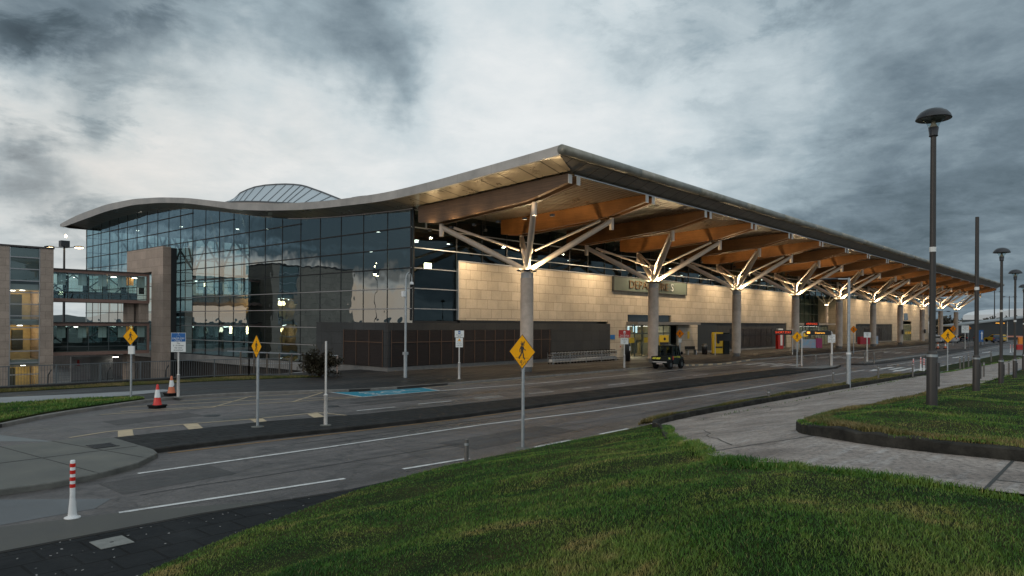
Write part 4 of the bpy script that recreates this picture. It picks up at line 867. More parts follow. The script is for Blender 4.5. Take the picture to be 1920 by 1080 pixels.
for (z0, z1) in ((5.4, 8.75), (-.15, 3.25)):
    b = MB(); b.box(-16.4, 50.0, z1-.34, -6.35, 50.2, z1-.06); b.box(-16.4, 50.0, z0, -6.35, 50.2, z0+.34); b.box(-16.4, 53.2, z1-.34, -6.35, 53.4, z1); b.box(-16.4, 53.2, z0, -6.35, 53.4, z0+.34); b.box(-6.6, 49.98, z0+.345, -6.35, 50.22, z1-.345)
    b.build('edge_beam', pink, FB)
    b = MB(); b.box(-16.4, 49.9, z1-.055, -6.2, 53.5, z1+.06); b.build('deck_roof', mat('dark_bridge_roof', (.05, .045, .042), .6), FB); b = MB(); b.box(-16.4, 50.22, z0+.05, -6.35, 53.18, z0+.3); b.build('deck', concrete_d, FB)
    g_ = MB(); g_.add([(-16.4, 50.1, z0+.34), (-6.6, 50.1, z0+.34), (-6.6, 50.1, z1-.34), (-16.4, 50.1, z1-.34)], [(0, 1, 2, 3)]); g_.add([(-16.4, 53.3, z0+.34), (-6.6, 53.3, z0+.34), (-6.6, 53.3, z1-.34), (-16.4, 53.3, z1-.34)], [(0, 1, 2, 3)]); go = g_.build('side_glazing', bridge_g, FB)
    f = MB()
    for i in range(6): x = -16.35+i*1.95; f.box(x-.03, 50.02, z0+.34, x+.03, 50.08, z1-.34)
    f.box(-16.4, 50.03, z0+.86, -6.6, 50.075, z0+.92); f.box(-16.4, 50.035, z0+1.35, -6.6, 50.07, z0+1.38); f.build('glazing_bars', mat('grey_frame', (.10, .115, .12), .5, .3), go)
    f = MB()
    for i in range(3): x = -16.3+i*3.25; f.bar((x, 52.9, z1-.4), (x+3.2, 52.9, z0+.45), .1, .1); f.bar((x+3.2, 53.0, z1-.4), (x, 53.0, z0+.45), .1, .1)
    f.build('bracing', int_dark, FB)
    f = MB()
    for i in range(5): x = -15.25+i*1.95; f.box(x-.02, 50.5, z1-1.6, x+.38, 50.54, z1-.36); f.box(x+.40, 50.5, z1-1.6, x+.78, 50.54, z1-.36)
    f.build('hanging_panel', mat('white_panel', (.80, .81, .79), .6), FB)
    f = MB()
    for i in range(5): x = -14.3+i*1.9; f.box(x, 52.0, z0+1.1, x+.55, 52.1, z1-.5)
    f.box(-16.3, 52.8, z0+.35, -6.6, 52.85, z0+1.2); f.build('inner_screen', int_dark, FB)
    for x in ((-9.6, -7.4) if z0 > 2 else (-13.2, -8.8)): MB().box(x, 51.9, z1-.5, x+.5, 52.2, z1-.44).build('ceiling_lamp', white_em, FB)
    f = MB().box(-8.0, 52.3, z1-1.3, -7.2, 52.35, z1-.42); f.build('orange_screen', mat('warm_screen', (.7, .32, .06), .5, emit=(1, .42, .08), es=.25 if z0 > 2 else .1), FB)
point(FB, (-10, 51.9, 7.9), 40, (1, .75, .45), .3); point(FB, (-12, 51.7, 2.4), 16, (1, .8, .55), .3)
f = MB(); f.box(-7.35, 50.3, 3.3, -6.32, 53.3, 5.4); f.build('landing_wall', stone_tw, FB)
f = MB(); f.box(-8.3, 51.0, -3.6, -7.5, 52.2, -.2); f.box(-8.3, 51.0, 3.3, -7.6, 52.2, 5.4); f.build('bridge_pier', stone_tw, FB)
# plants standing in the bridge window
def plant(name, label, loc, h, r, n_, m, group=None, thin=False):
    o = thing(name, label, 'plant', loc, 0, group); lf_ = MB(); stm = MB()
    for i in range(n_):
        a = random.uniform(0, 2*PI); el = random.uniform(-.3, 1); rr = r*random.random()**.5
        c = Vector((rr*math.cos(a), rr*math.sin(a), h*.25+h*.75*random.random())); d = Vector((random.gauss(0, 1), random.gauss(0, 1), random.gauss(0, .7))).normalized(); e = d.cross(Vector((0, 0, 1))).normalized()
        L_ = r*random.uniform(.18, .34); lf_.add([c-d*L_*.5, c+e*L_*.22, c+d*L_*.5, c-e*L_*.22], [(0, 1, 2, 3)])
    for i in range(9): a = random.uniform(0, 2*PI); stm.tube((0, 0, 0), (r*.6*math.cos(a), r*.6*math.sin(a), h*random.uniform(.5, .9)), .02, .008, 5)
    lf_.build('foliage', m, o); stm.build('stem', twig, o); return o
plant('potted_plant', 'dark leafy plant inside the upper bridge window nearest the stone block', (-15.6, 51.0, 5.72), 1.6, .75, 260, leaf_d, 'plants in the footbridge')
plant('potted_plant', 'small dark plant in the middle of the upper bridge window', (-12.6, 51.0, 5.72), .75, .5, 120, leaf_d, 'plants in the footbridge')
# lower forecourt under the bridge: poster wall and luggage trolleys stand there
f = thing('undercroft_screen', 'pale screen wall with a poster standing under the footbridge', 'screen wall'); MB().box(-12.3, 56, -3.6, -8.0, 56.2, -.6).build('screen', mat('pale_screen_wall', (.26, .27, .275), .7), f)
q = MB(); q.box(-12.25, 55.96, -3.2, -10.4, 55.99, -.7); q.build('poster', mat('poster_face', (.52, .53, .55), .5, col2=(.32, .26, .27), vscale=1.1), f)
q = MB(); q.prism([(-11.75, -1.6), (-11.45, -1.6), (-11.5, -.95), (-11.7, -.95)], 55.93, 55.955, 'y'); q.build('poster_print', sgn_r, f)
MB().box(-8.2, 55.2, -.75, -7.7, 55.5, -.7).build('ceiling_lamp', white_em, f)

# ================================================================== STREET FURNITURE
def walker(parent, y, sc=1., cx=0, cz=0, m=None):
    """walking figure symbol as one raised vinyl shape"""
    k = MB()
    def st(pts, w):
        for a, b in zip(pts[:-1], pts[1:]):
            d = Vector((b[0]-a[0], b[1]-a[1])); nn = Vector((-d.y, d.x)).normalized()*w/2; e = d.normalized()*w*.25
            P = [(a[0]-e.x+nn.x, a[1]-e.y+nn.y), (a[0]-e.x-nn.x, a[1]-e.y-nn.y), (b[0]+e.x-nn.x, b[1]+e.y-nn.y), (b[0]+e.x+nn.x, b[1]+e.y+nn.y)]
            k.prism([(cx+p[0]*sc, cz+p[1]*sc) for p in P[::-1]], y-.002, y+.002, 'y')
    k.prism([(cx+sc*(.01+.038*math.cos(a)), cz+sc*(.235+.046*math.sin(a))) for a in np.linspace(0, 2*PI, 12, False)], y-.002, y+.002, 'y')
    k.prism([(cx+sc*p[0], cz+sc*p[1]) for p in [(-.055, .17), (.045, .175), (.06, .10), (.045, -.01), (-.04, -.01), (-.05, .08)]], y-.002, y+.002, 'y')
    st([(-.045, .16), (-.095, .06), (-.085, -.02)], .034); st([(.04, .16), (.085, .075), (.145, .045)], .032)
    st([(-.01, 0), (-.05, -.12), (-.135, -.235)], .05); st([(.02, 0), (.055, -.12), (.06, -.19), (.105, -.27)], .046); st([(-.135, -.235), (-.105, -.255)], .03)
    return k.build('walking_symbol', m or blk, parent)
def ped_sign(label, x, y, h, rz, d=.52, face=sgn_y, sleeve=False, scuff=False):
    o = thing('crossing_sign', label, 'road sign', (x, y, 0), rz, 'diamond crossing signs')
    zc_ = h-d; MB().tube((0, .04, 0), (0, .04, zc_+d*.55), .045, n=12).build('post', galv, o)
    MB().lathe([(.22, -.01), (.20, .012), (.09, .024), (0, .024)], 0, .04, 0, 14).build('footing', conc_sl, o)
    dm = lambda r: [(-r*.92, zc_), (0, zc_-r), (r*.92, zc_), (0, zc_+r)]
    p_ = MB().prism(dm(d), -.012, -.006, 'y').build('plate', blk, o); MB().prism(dm(d*.955), -.016, -.0125, 'y').build('face', face, p_); walker(p_, -.019, d/.52*.86, 0, zc_+.01)
    k = MB(); k.prism([(-.24*d/.52, zc_-.17), (.24*d/.52, zc_-.17), (.24*d/.52, zc_-.176), (-.24*d/.52, zc_-.176)], -.019, -.0165, 'y')
    for i in range(6): k.prism([(-.25+i*.08, zc_-.255), (-.20+i*.08, zc_-.255), (-.20+i*.08, zc_-.265), (-.25+i*.08, zc_-.265)], -.019, -.0165, 'y')
    if scuff:
        for i in range(26): a = random.gauss(0, .05); b = random.choice((.24, -.32, -.36, .2))+random.gauss(0, .03); k.prism([(a, zc_+b), (a+.02, zc_+b-.01), (a+random.uniform(.0, .05), zc_+b+.05)], -.019, -.0166, 'y')
    k.build('crossing_stripes', blk, p_)
    if sleeve: MB().box(-.12, -.005, zc_-d-.40, .14, .10, zc_-d-.04).build('bracket_plate', sgn_w, o)
    MB().box(-.05, -.004, zc_-.03, .05, .09, zc_+.03).build('clamp', galv, o)
    return o
ped_sign('orange diamond walker sign on the pavement beside the two traffic cones', -26.4, .9, 3.19, -54, .40, sgn_y, True)
ped_sign('narrow-looking diamond walker sign on the island beside the bare white post', -26.9, -11.1, 3.05, -92, .385)
ped_sign('largest scuffed yellow diamond walker sign, on the grass edge at the centre', -23.87, -20.1, 3.18, -84, .485, scuff=True)
ped_sign('small orange diamond sign just behind the dark utility vehicle', 20.9, -.97, 3.0, -75, .42, sgn_o, True)
ped_sign('yellow diamond sign on the grey island in front of the fourth column', 20.4, -11.9, 2.94, -70, .46)
ped_sign('small orange diamond sign right of the grey street light pole', 52.1, -7.3, 3.4, -75, .45, sgn_o)
ped_sign('yellow diamond walker sign between the tall dark lamp posts on the right', 24.0, -22.0, 3.26, -70, .56)
ped_sign('tiny orange diamond sign far behind, right of the last column', 119.7, -8.6, 3.6, -75, .6, sgn_o)
ped_sign('tiny orange diamond sign partly hidden behind a yellow diamond sign', 100.5, -9.4, 3.5, -75, .55, sgn_o)
def post2(o, h, r=.036, y=.03, sleeve=1.0, m=None):
    MB().lathe([(.20, -.01), (.19, .012), (.10, .022), (0, .022)], 0, y, 0, 14).build('footing', conc_sl, o)
    MB().tube((0, y, 0), (0, y, h), r, n=12).build('post', m or white_post, o); k = MB(); k.lathe([(r*1.8, 0), (r*1.8, sleeve), (r*1.95, sleeve+.005), (r*1.95, sleeve+.035), (r, sleeve+.06)], 0, y, 0, 14); k.build('post_sleeve', m or white_post, o)
o = thing('drop_off_sign', 'blue and white wheelchair DROP-OFF ONLY sign on a white post', 'road sign', (-24.7, -.05, 0), -32)
post2(o, 2.9); pl = MB().box(-.31, -.012, 2.07, .31, .0, 2.95).build('plate', sgn_w, o); MB().box(-.295, -.016, 2.545, .295, -.0125, 2.935).build('blue_panel', sgn_b, pl)
text('lettering', 'DROP-OFF', .115, sgn_w, pl, (0, -.019, 2.685), ext=.002, sx=.95); text('lettering', 'ONLY', .115, sgn_w, pl, (0, -.019, 2.59), ext=.002)
for i, s_ in enumerate(('Max', '5 - 10 minutes', 'Any waste', 'no overhead')): text('lettering', s_, .085, blk, pl, (0, -.015, 2.47-.103*i), ext=.002, sx=.9)
k = MB(); ring = [(.075*math.cos(a), 2.79+.06*math.sin(a)) for a in np.linspace(.6, 5.2, 14)]
for a, b in zip(ring[:-1], ring[1:]): k.bar((a[0], -.018, a[1]), (b[0], -.018, b[1]), .014, .003)
k.bar((0, -.018, 2.90), (0, -.018, 2.82), .016, .003); k.bar((0, -.018, 2.82), (.06, -.018, 2.81), .014, .003); k.bar((.06, -.018, 2.81), (.09, -.018, 2.75), .014, .003); k.sphere((0, -.018, 2.915), .014, .003, .014, 8, 5); k.build('wheelchair_symbol', sgn_w, pl)
o = thing('bare_post', 'bare white post with a thicker sleeve on the traffic island', 'post', (-25.1, -12.4, 0)); post2(o, 2.84, .035, 0)
o = thing('set_down_sign', 'white Set Down Only sign with a yellow warning triangle below', 'road sign', (-8.3, -1.6, 0), -45); post2(o, 2.9, .04)
pl = MB().box(-.28, -.012, 2.58, .28, 0, 3.0).build('plate', sgn_w, o); p2 = MB().box(-.22, -.012, 1.97, .22, 0, 2.555).build('lower_plate', sgn_w, o)
k = MB().box(-.07, -.017, 2.80, .07, -.0125, 2.98); k.build('bus_symbol', sgn_b, pl); MB().box(-.055, -.021, 2.87, .055, -.0175, 2.91).build('bus_window', sgn_w, pl)
text('lettering', 'Set Down', .10, blk, pl, (0, -.016, 2.735), ext=.002); text('lettering', 'Only', .10, blk, pl, (0, -.016, 2.635), ext=.002)
MB().prism([(-.10, 2.36), (.10, 2.36), (0, 2.53)], -.017, -.0125, 'y').build('warning_triangle', sgn_y, p2)
for i, s_ in enumerate(('Strictly', 'no waiting', 'at any time')): text('lettering', s_, .075, blk, p2, (0, -.016, 2.29-.1*i), ext=.002)
o = thing('taxi_sign', 'dark red taxi sign with a small white plate on a post', 'road sign', (8.7, -2.7, 0), -45); post2(o, 2.9, .045)
pl = MB().box(-.46, -.012, 2.38, .46, 0, 2.98).build('plate', sgn_r, o); p2 = MB().box(-.31, -.012, 1.87, .31, 0, 2.34).build('lower_plate', sgn_w, o)
text('lettering', 'Taxi', .13, sgn_w, pl, (0, -.016, 2.70), ext=.002); text('lettering', 'Disembarking', .125, sgn_w, pl, (0, -.016, 2.575), ext=.002); text('lettering', 'Passengers Only', .115, sgn_w, pl, (0, -.016, 2.45), ext=.002)
k = MB(); k.box(-.10, -.017, 2.79, .10, -.0125, 2.86); k.prism([(-.07, 2.86), (.07, 2.86), (.04, 2.92), (-.04, 2.92)], -.017, -.0125, 'y'); k.build('taxi_symbol', sgn_w, pl)
for i in range(3): text('lettering', ('No parking', 'at any', 'time')[i], .09, blk, p2, (0, -.016, 2.25-.12*i), ext=.002)
def blank_sign(name, label, x, y, rz, w, z0, z1, h, lines, m=sgn_w, r=.05):
    o = thing(name, label, 'road sign', (x, y, 0), rz); post2(o, h, r); pl = MB().box(-w/2, -.015, z0, w/2, 0, z1).build('plate', m, o)
    for i, s_ in enumerate(lines): text('lettering', s_, (z1-z0)*.17, mat('grey_print', (.14, .12, .12), .5), pl, (0, -.019, z1-(z1-z0)*(.2+.2*i)), ext=.002)
    return o
blank_sign('notice_sign', 'square pinkish-white notice on a white post at the end of the grey island', 24.3, -13.4, -55, .60, 1.98, 2.68, 2.62, ['Set Down', 'Only', 'Max 5 min', 'No waiting'])
blank_sign('notice_sign', 'wide white notice on a post behind two low posts on the second island', 34.1, -13.6, -55, .64, 2.3, 2.8, 2.75, ['Set Down', 'Area', 'Only'])
blank_sign('notice_sign', 'small far white notice right of the last column near dark cars', 86.1, -13.4, -55, 1.05, 2.4, 3.5, 3.4, ['Set Down', 'Only', 'Max 5 min'])
o = thing('direction_sign', 'blue direction board with a white arrow far right beside a lamp post', 'road sign', (112, -11.4, 0), -60); MB().box(-.6, -.03, .6, .75, .03, 2.7).build('board', sgn_b, o); k = MB(); k.tube((-.5, .06, 0), (-.5, .06, 2.6), .06, n=8); k.tube((.65, .06, 0), (.65, .06, 2.6), .06, n=8); k.build('post', galv, o)
k = MB(); k.box(-.08+.5, -.045, 1.0, .08+.5, -.032, 2.0); k.prism([(.3, 2.0), (.7, 2.0), (.5, 2.5)], -.045, -.032, 'y'); k.build('arrow', sgn_w, o)
# CCTV column
o = thing('camera_column', 'tall galvanised pole with a hooked dome camera beside the dark base', 'camera pole', (-9.9, 1.6, 0))
MB().tube((0, 0, 0), (0, 0, 1.5), .115, n=14).build('pole_sleeve', galv, o); k = MB(); k.tube((0, 0, 1.5), (0, 0, 6.2), .075, n=14)
arc = [(.24-.24*math.cos(a), -.0, 6.2+.42*math.sin(a)) for a in np.linspace(0, PI, 10)]; k.path(arc, .04, 8); k.path([(.48, 0, 6.2), (.48, 0, 6.02)], .035); k.build('pole', galv, o)
MB().lathe([(0, .3), (.10, .28), (.13, .15), (.13, .1), (0, .1)], .48, 0, 5.78, 12).build('camera_housing', white_pl, o); MB().sphere((.48, 0, 5.86), .10, .10, .13, 10, 8).build('camera_dome', blk, o)
MB().box(-.28, -.1, 5.1, -.08, .1, 5.45).build('control_box', white_pl, o); MB().box(-.13, -.13, 1.45, .13, .13, 1.62).build('pole_clamp', galv, o)
# traffic cones
def cone(label, x, y, z, rz, top, m_band, h=.98, tilt=False):
    o = thing('traffic_cone', label, 'traffic cone', (x, y, z), rz, 'traffic cones'); k = MB(); k.box(-.24, -.24, .0, .24, .24, .07); k.prism([(-.27, -.27), (.27, -.27), (.27, .27), (-.27, .27)], .07, .13); k.build('base', rubber, o, bevel=.015)
    rr = lambda z_: .165-(z_-.13)/(h-.13)*.125
    zb = [.13, .13+(h-.13)*.36, .13+(h-.13)*.74, h]
    MB().lathe([(rr(zb[0])+.02, zb[0]), (rr(zb[0]), zb[0]+.03), (rr(zb[1]), zb[1])], n=20).build('cone_foot', top, o); b = MB().lathe([(rr(zb[1])+.002, zb[1]), (rr(zb[2])+.002, zb[2])], n=20)
    if tilt: b.v = [(x_, y_, z_+(x_*.9 if z_ < zb[1]+.01 else 0)) for x_, y_, z_ in b.v]
    b.build('reflective_band', m_band, o); MB().lathe([(rr(zb[2]), zb[2]), (rr(zb[3])+.004, h-.02), (.02, h), (0, h)], n=20).build('cone_tip', top, o); return o
cone('bright red and white traffic cone standing on the road', -26.6, -2.5, ROAD, 20, red_pl, white_pl)
cone('faded orange traffic cone with a slipped white band by the blue sign', -24.6, .9, 0, 5, orange_pl, white_pl, .92, True)
c0 = cone('small far traffic cone beside the big dark lamp post', 78, -10.9, 0, 0, orange_pl, white_pl)
dup(c0, (80.9, -10.8, 0), 0, 'far traffic cone, the middle one of three in a row'); dup(c0, (82.3, -11.5, 0), 0, 'far traffic cone standing nearest the rear of the white cars')
# flexible red and white posts
def flex(label, x, y, z):
    o = thing('marker_post', label, 'marker post', (x, y, z), 0, 'red and white marker posts')
    MB().lathe([(.0, .0), (.135, .0), (.135, .02), (.075, .045), (.075, .05)]+[(.072-.0018*i+(.006 if i % 2 else 0), .05+.02*i) for i in range(18)]+[(.045, .42), (.043, 1.04), (.035, 1.06), (0, 1.06)], n=20).build('post', white_pl, o)
    for i in range(4): MB().lathe([(.0465, .56+i*.125), (.0465, .56+i*.125+.068)], n=20).build('red_band', red_pl, o)
    k = MB(); [k.lathe([(0, .026), (.012, .026), (.012, .02)], .105*math.cos(a), .105*math.sin(a), 0, 6) for a in (0, 2.1, 4.2)]; k.build('bolt', blk, o); return o
f0 = flex('near red and white flexible marker post at the lower left', -34.5, -18.4, ROAD)
for x, y, s_ in [(19.1, -20.7, 'banded marker post left of a group of three by the lamp post'), (22.9, -20.4, 'banded marker post farthest of the group of three'), (21.0, -21.0, 'banded marker post nearest the dark lamp post'), (73.7, -20.4, 'far banded marker post left of a distant pair'), (75.6, -20.5, 'far banded marker post right of a distant pair')]: dup(f0, (x, y, ROAD if y > -20.35 else 0), 0, s_)
# steel bollards
def bollard(x, y, label, h=1.0, z=None, src=[None]):
    z = float(terr(x, y)) if z is None else z
    if src[0] is None or h != 1.0:
        o = thing('bollard', label, 'bollard', (x, y, z), 0, 'steel bollards'); MB().tube((0, 0, -.1), (0, 0, h-.012), .055, n=14).lathe([(.055, h-.012), (.048, h), (0, h)], n=14).build('shaft', mat('worn_bollard', (.16, .15, .14), .5, .4, var=.25), o); MB().lathe([(.0565, h-.16), (.0565, h-.10)], n=14).build('band', galv, o)
        if h == 1.0: src[0] = o
        return o
    return dup(src[0], (x, y, z), 0, label)
for a in [(-7.4, -20.55, 'short grey bollard in the grass verge nearest the path bend', .55), (1.4, -20.6, 'grey bollard left of the galvanised street light'), (7.9, -21.2, 'grey bollard right of the galvanised street light'), (13.3, -21.9, 'grey bollard in the verge in front of the banded posts'), (18.9, -22.2, 'grey bollard just right of the biggest lamp post'),
          (27.2, -22.3, 'grey bollard right of the diamond sign, first of three'), (31.6, -22.2, 'grey bollard right of the diamond sign, last of three'), (29.4, -22.2, 'grey bollard right of the diamond sign, middle of three'), (24.5, -23.6, 'grey bollard on the light paving behind the tall headless post'), (17.0, -25.3, 'bollard between the headless post and the next lamp'), (22.0, -26.1, 'dark bollard beside the third lamp post'), (43.8, -22.2, 'far bollard by the crossing road'), (48.6, -22.4, 'far bollard near the distant lamp posts')]: bollard(*a)
bollard(-26.2, -20.25, 'short lone bollard at the grass edge near the big yellow sign', .55)
for x, y, s_ in [(23.1, -12.5, 'thin bollard on the grey island left of the notice sign'), (25.5, -12.9, 'thin bollard on the grey island under the lit sign'), (30.6, -14.3, 'low post left of a pair on the second island'), (31.4, -14.9, 'low post right of a pair on the second island'), (81.4, -14.6, 'distant post left of a pair near the blue board'), (83, -15.0, 'distant post right of a pair near the blue board'), (103, -13, 'distant post beside parked cars'), (105.4, -13.2, 'distant post right beside parked cars')]: bollard(x, y, s_, 1.0, 0)
# dome-headed lamp posts
def lamp_post(label, x, y, H, headed=True, sc=1.):
    z = float(terr(x, y))-.05; o = thing('lamp_post', label, 'lamp post', (x, y, z), 0, 'dark lamp posts along the path')
    MB().lathe([(.115, 0), (.115, 1.25), (.10, 1.30), (.07, 1.33)], n=18).build('pole_base', lamp_br, o); MB().tube((0, 0, 1.2), (0, 0, H-.62 if headed else H), .072, .06, 16).build('pole', lamp_br, o); MB().lathe([(.118, 1.18), (.118, 1.24)], n=18).build('steel_band', galv, o)
    MB().lathe([(.0735, 3.62), (.0733, 3.73)], n=16).build('white_sticker', sgn_w, o)
    MB().box(-.05, -.15, .5, .05, -.105, 1.05).build('access_door', lamp_blk, o)
    if headed:
        MB().lathe([(.072, H-.66), (.098, H-.64), (.088, H-.62), (.11, H-.45), (.10, H-.44), (0, H-.44)], n=18).build('neck', lamp_blk, o)
        MB().lathe([(.105, H-.44), (.13, H-.37), (.19, H-.28), (.28, H-.22)], n=24).build('clear_bowl', clear_g, o); MB().lathe([(.09, H-.44), (.05, H-.36), (.03, H-.27), (0, H-.26)], n=14).build('inner_cone', mat('lamp_cone', (.42, .34, .25), .5), o)
        cap = MB().lathe([(0, H), (.09, H-.005), (.19, H-.035), (.28, H-.09), (.345, H-.165), (.372, H-.235), (.375, H-.25), (.36, H-.258), (.33, H-.25), (.0, H-.21)], n=32); cap.build('cap', lamp_blk, o)
    else: MB().lathe([(.061, H-.02), (.03, H), (0, H)], n=14).build('pole_cap', lamp_blk, o)
    return o
lamp_post('nearest and tallest dome-headed lamp post on the right lawn', -20.1, -29.4, 6.95)
lamp_post('dark headless post on the lawn right of the tallest lamp', -9.3, -28.7, 6.2, False)
lamp_post('second dome-headed lamp post, middle of the right-hand row', 3.3, -27.9, 6.8)
lamp_post('third dome-headed lamp post, close to the right edge', 15.9, -27.1, 6.95)
lamp_post('dome-headed lamp post cut by the right edge', 29.6, -26.2, 6.8)
o = thing('street_light', 'grey galvanised street light with one arm over the near road', 'street light', (2.0, -21.2, 0)); MB().tube((0, 0, 0), (0, 0, 1.9), .12, n=14).build('pole_base', galv, o); MB().tube((0, 0, 1.8), (0, 0, 6.05), .085, .07, 14).build('pole', galv, o); MB().lathe([(.125, 4.0-2.1), (.125, 2.0)], n=14).build('pole_band', white_pl, o)
MB().tube((0, 0, 5.98), (.0, .55, 6.0), .04, n=8).build('arm', galv, o); k = MB(); k.add(*_sph((0, 1.05, 6.02), .13, .52, .065, 12, 8), True); k.build('lantern', lamp_blk, o)
# ---- luggage trolleys in their rail
def trolley(name, label, loc, rz, group):
    o = thing(name, label, 'luggage trolley', loc, rz, group); k = MB()
    for s_ in (-.27, .27): k.path([(.0, s_, .16), (.75, s_*.85, .14)], .016, 6); k.path([(0, s_, .16), (-.10, s_, .95)], .016, 6); k.path([(-.10, s_, .95), (-.18, s_, 1.02)], .018, 6)
    k.path([(-.05, -.27, .55), (-.05, .27, .55)], .013, 6); k.path([(-.08, -.27, .78), (-.08, .27, .78)], .013, 6); k.path([(.75, -.23, .14), (.75, .23, .14)], .016, 6); k.path([(.4, -.25, .15), (.4, .25, .15)], .012, 6); k.build('frame', steel, o)
    MB().path([(-.18, -.27, 1.02), (-.18, .27, 1.02)], .024, 8).build('handle', rubber, o); k = MB(); k.box(-.12, -.25, .70, .12, .25, .715); k.box(.12, -.25, .70, .13, .25, .86); k.build('basket', mat('trolley_basket', (.10, .10, .10), .5, .5), o)
    k = MB(); k.box(-.01, -.16, .20, .02, .16, .42); k.build('bumper_panel', white_pl, o)
    for x_, y_ in ((.02, -.25), (.02, .25), (.68, 0)): MB().lathe([(0, -.02), (.08, -.02), (.08, .02), (0, .02)], x_, y_, .08, 10, 'y').build('wheel', rubber, o)
    return o
t0 = trolley('luggage_trolley', 'luggage trolley nested in the long row before the dark slate wall', (8.3, 4.35, 0), 0, 'luggage trolleys nested in a row')
for i in range(1, 22): dup(t0, (8.3+i*.46, 4.35+.006*random.gauss(0, 1), 0), 0)
t0['label'] = 'luggage trolley at the near left end of the nested row'
o = thing('trolley_rail', 'steel rail frame enclosing the nested luggage trolleys', 'trolley rail', (8.1, 3.95, 0)); k = MB()
for x in (0, 2.4, 4.8, 7.2, 9.6): k.tube((x, 0, 0), (x, 0, .98), .035, n=10)
for z in (.30, .66, .95): k.tube((-.0, 0, z), (9.9, 0, z), .022, n=8)
k.build('rail', galv, o); k = MB(); k.box(-.15, -.06, .93, .25, .06, 1.0); k.build('rail_cap', alu, o)
tl = trolley('luggage_trolley', 'pale luggage trolley parked on the lower forecourt behind the railing', (-13.2, 47, -3.6), 60, 'luggage trolleys under the footbridge')
dup(tl, (-12.2, 47.2, -3.6), 75, 'luggage trolley in the middle of the lower forecourt, by the poster'); dup(tl, (-11.2, 47.4, -3.6), 70, 'luggage trolley on the lower forecourt nearest the bridge pier')
# ---- utility vehicle
V = thing('utility_vehicle', 'small dark utility vehicle with a cargo bed and yellow checks', 'vehicle', (12.5, -4.45, ROAD), 2)
k = MB(); k.prism([(-1.42, .42), (-1.42, .62), (-.5, .62), (-.5, .88), (.55, .9), (.72, 1.04), (1.32, .92), (1.42, .74), (1.42, .42), (1.2, .36), (-1.2, .36)], -.66, .66, 'y'); k.build('body', grn_blk, V, bevel=.03)
k = MB(); k.prism([(-.52, .88), (-.50, 1.78), (-.42, 1.86), (.42, 1.86), (.56, 1.78), (.86, .98)], -.64, -.60, 'y'); fr0 = [(-.44, 1.0), (-.42, 1.7), (.36, 1.7)]
cb = MB()
for s_ in (-.62, .62):
    for a, b in [((-.5, .86), (-.48, 1.8)), ((.12, .86), (.12, 1.8)), ((.90, .96), (.5, 1.8))]: cb.bar((a[0], s_, a[1]), (b[0], s_, b[1]), .075, .12)
    cb.box(-.5, s_-.02, .86, .88, s_+.02, 1.08)
cb.box(-.53, -.64, .86, -.49, .64, 1.10); cb.box(-.52, -.1, 1.1, -.485, .1, 1.8); cb.build('cab_frame', grn_blk, V)
MB().prism([(-.56, -.67), (.56, -.67), (.56, .67), (-.56, .67)], 1.79, 1.87).build('cab_roof', grn_blk, V, bevel=.03)
cab_g = glass('cab_glass', (.45, .5, .5), .05, 0.); wg = mat('vehicle_window', (.035, .05, .05), .06, coat=.3)
k = MB(); k.box(-.46, -.625, 1.09, .82, -.615, 1.78) if False else k.prism([(-.46, 1.09), (.82, 1.06), (.50, 1.78), (-.46, 1.78)], -.618, -.608, 'y'); k.prism([(-.46, 1.09), (.82, 1.06), (.50, 1.78), (-.46, 1.78)], .608, .618, 'y'); k.box(-.508, -.60, 1.11, -.498, -.10, 1.78); k.box(-.508, .10, 1.11, -.498, .60, 1.78); k.build('window', cab_g, V)
k = MB().add([(.90, -.6, 1.0), (.90, .6, 1.0), (.52, .6, 1.78), (.52, -.6, 1.78)], [(0, 1, 2, 3)]).build('windscreen', cab_g, V)
k = MB(); k.box(-.3, -.5, .85, .1, -.08, 1.02); k.box(-.36, -.5, .9, -.26, -.08, 1.5); k.box(-.3, .08, .85, .1, .5, 1.02); k.box(-.36, .08, .9, -.26, .5, 1.5); k.build('seat', rubber, V)
k = MB(); k.box(-1.5, -.70, .66, -.56, .70, .72); k.box(-1.5, -.70, .72, -.56, -.66, 1.02); k.box(-1.5, .66, .72, -.56, .70, 1.02); k.box(-.6, -.70, .72, -.56, .70, 1.02); k.build('cargo_bed', grn_blk, V); MB().box(-1.55, -.70, .70, -1.505, .70, 1.03).build('tailgate', grn_blk, V)
MB().box(-1.50, -.6, .54, -1.43, .6, .62).build('bumper', alu, V)
for i, x in enumerate((-.95, .98)):
    for s_ in (-1, 1):
        tk = MB().lathe([(.17, -.12), (.29, -.13), (.335, -.10), (.345, 0), (.335, .10), (.29, .13), (.17, .12)], x, s_*.62, .345, 22, 'y').build('wheel', rubber, V); k = MB(); k.lathe([(0, s_*.07), (.06, s_*.115), (.18, s_*.10), (.18, s_*.02)], x, s_*.62, .345, 16, 'y'); k.build('rim', mat('dark_rim', (.09, .09, .09), .4, .6), tk)
        MB().lathe([(.40, s_*-.02), (.42, s_*.12)], x, s_*.62, .36, 24, 'y') if False else None
fa_ = MB()
for x in (-.95, .98):
    for s_ in (-1, 1):
        arc = [(x+.43*math.cos(a), .36+.40*math.sin(a)) for a in np.linspace(.1, PI-.1, 9)]
        for a, b in zip(arc[:-1], arc[1:]): fa_.add([(a[0], s_*.50, a[1]), (b[0], s_*.50, b[1]), (b[0], s_*.74, b[1]), (a[0], s_*.74, a[1])], [(0, 1, 2, 3)])
fa_.build('fender', rubber, V)
k = MB()
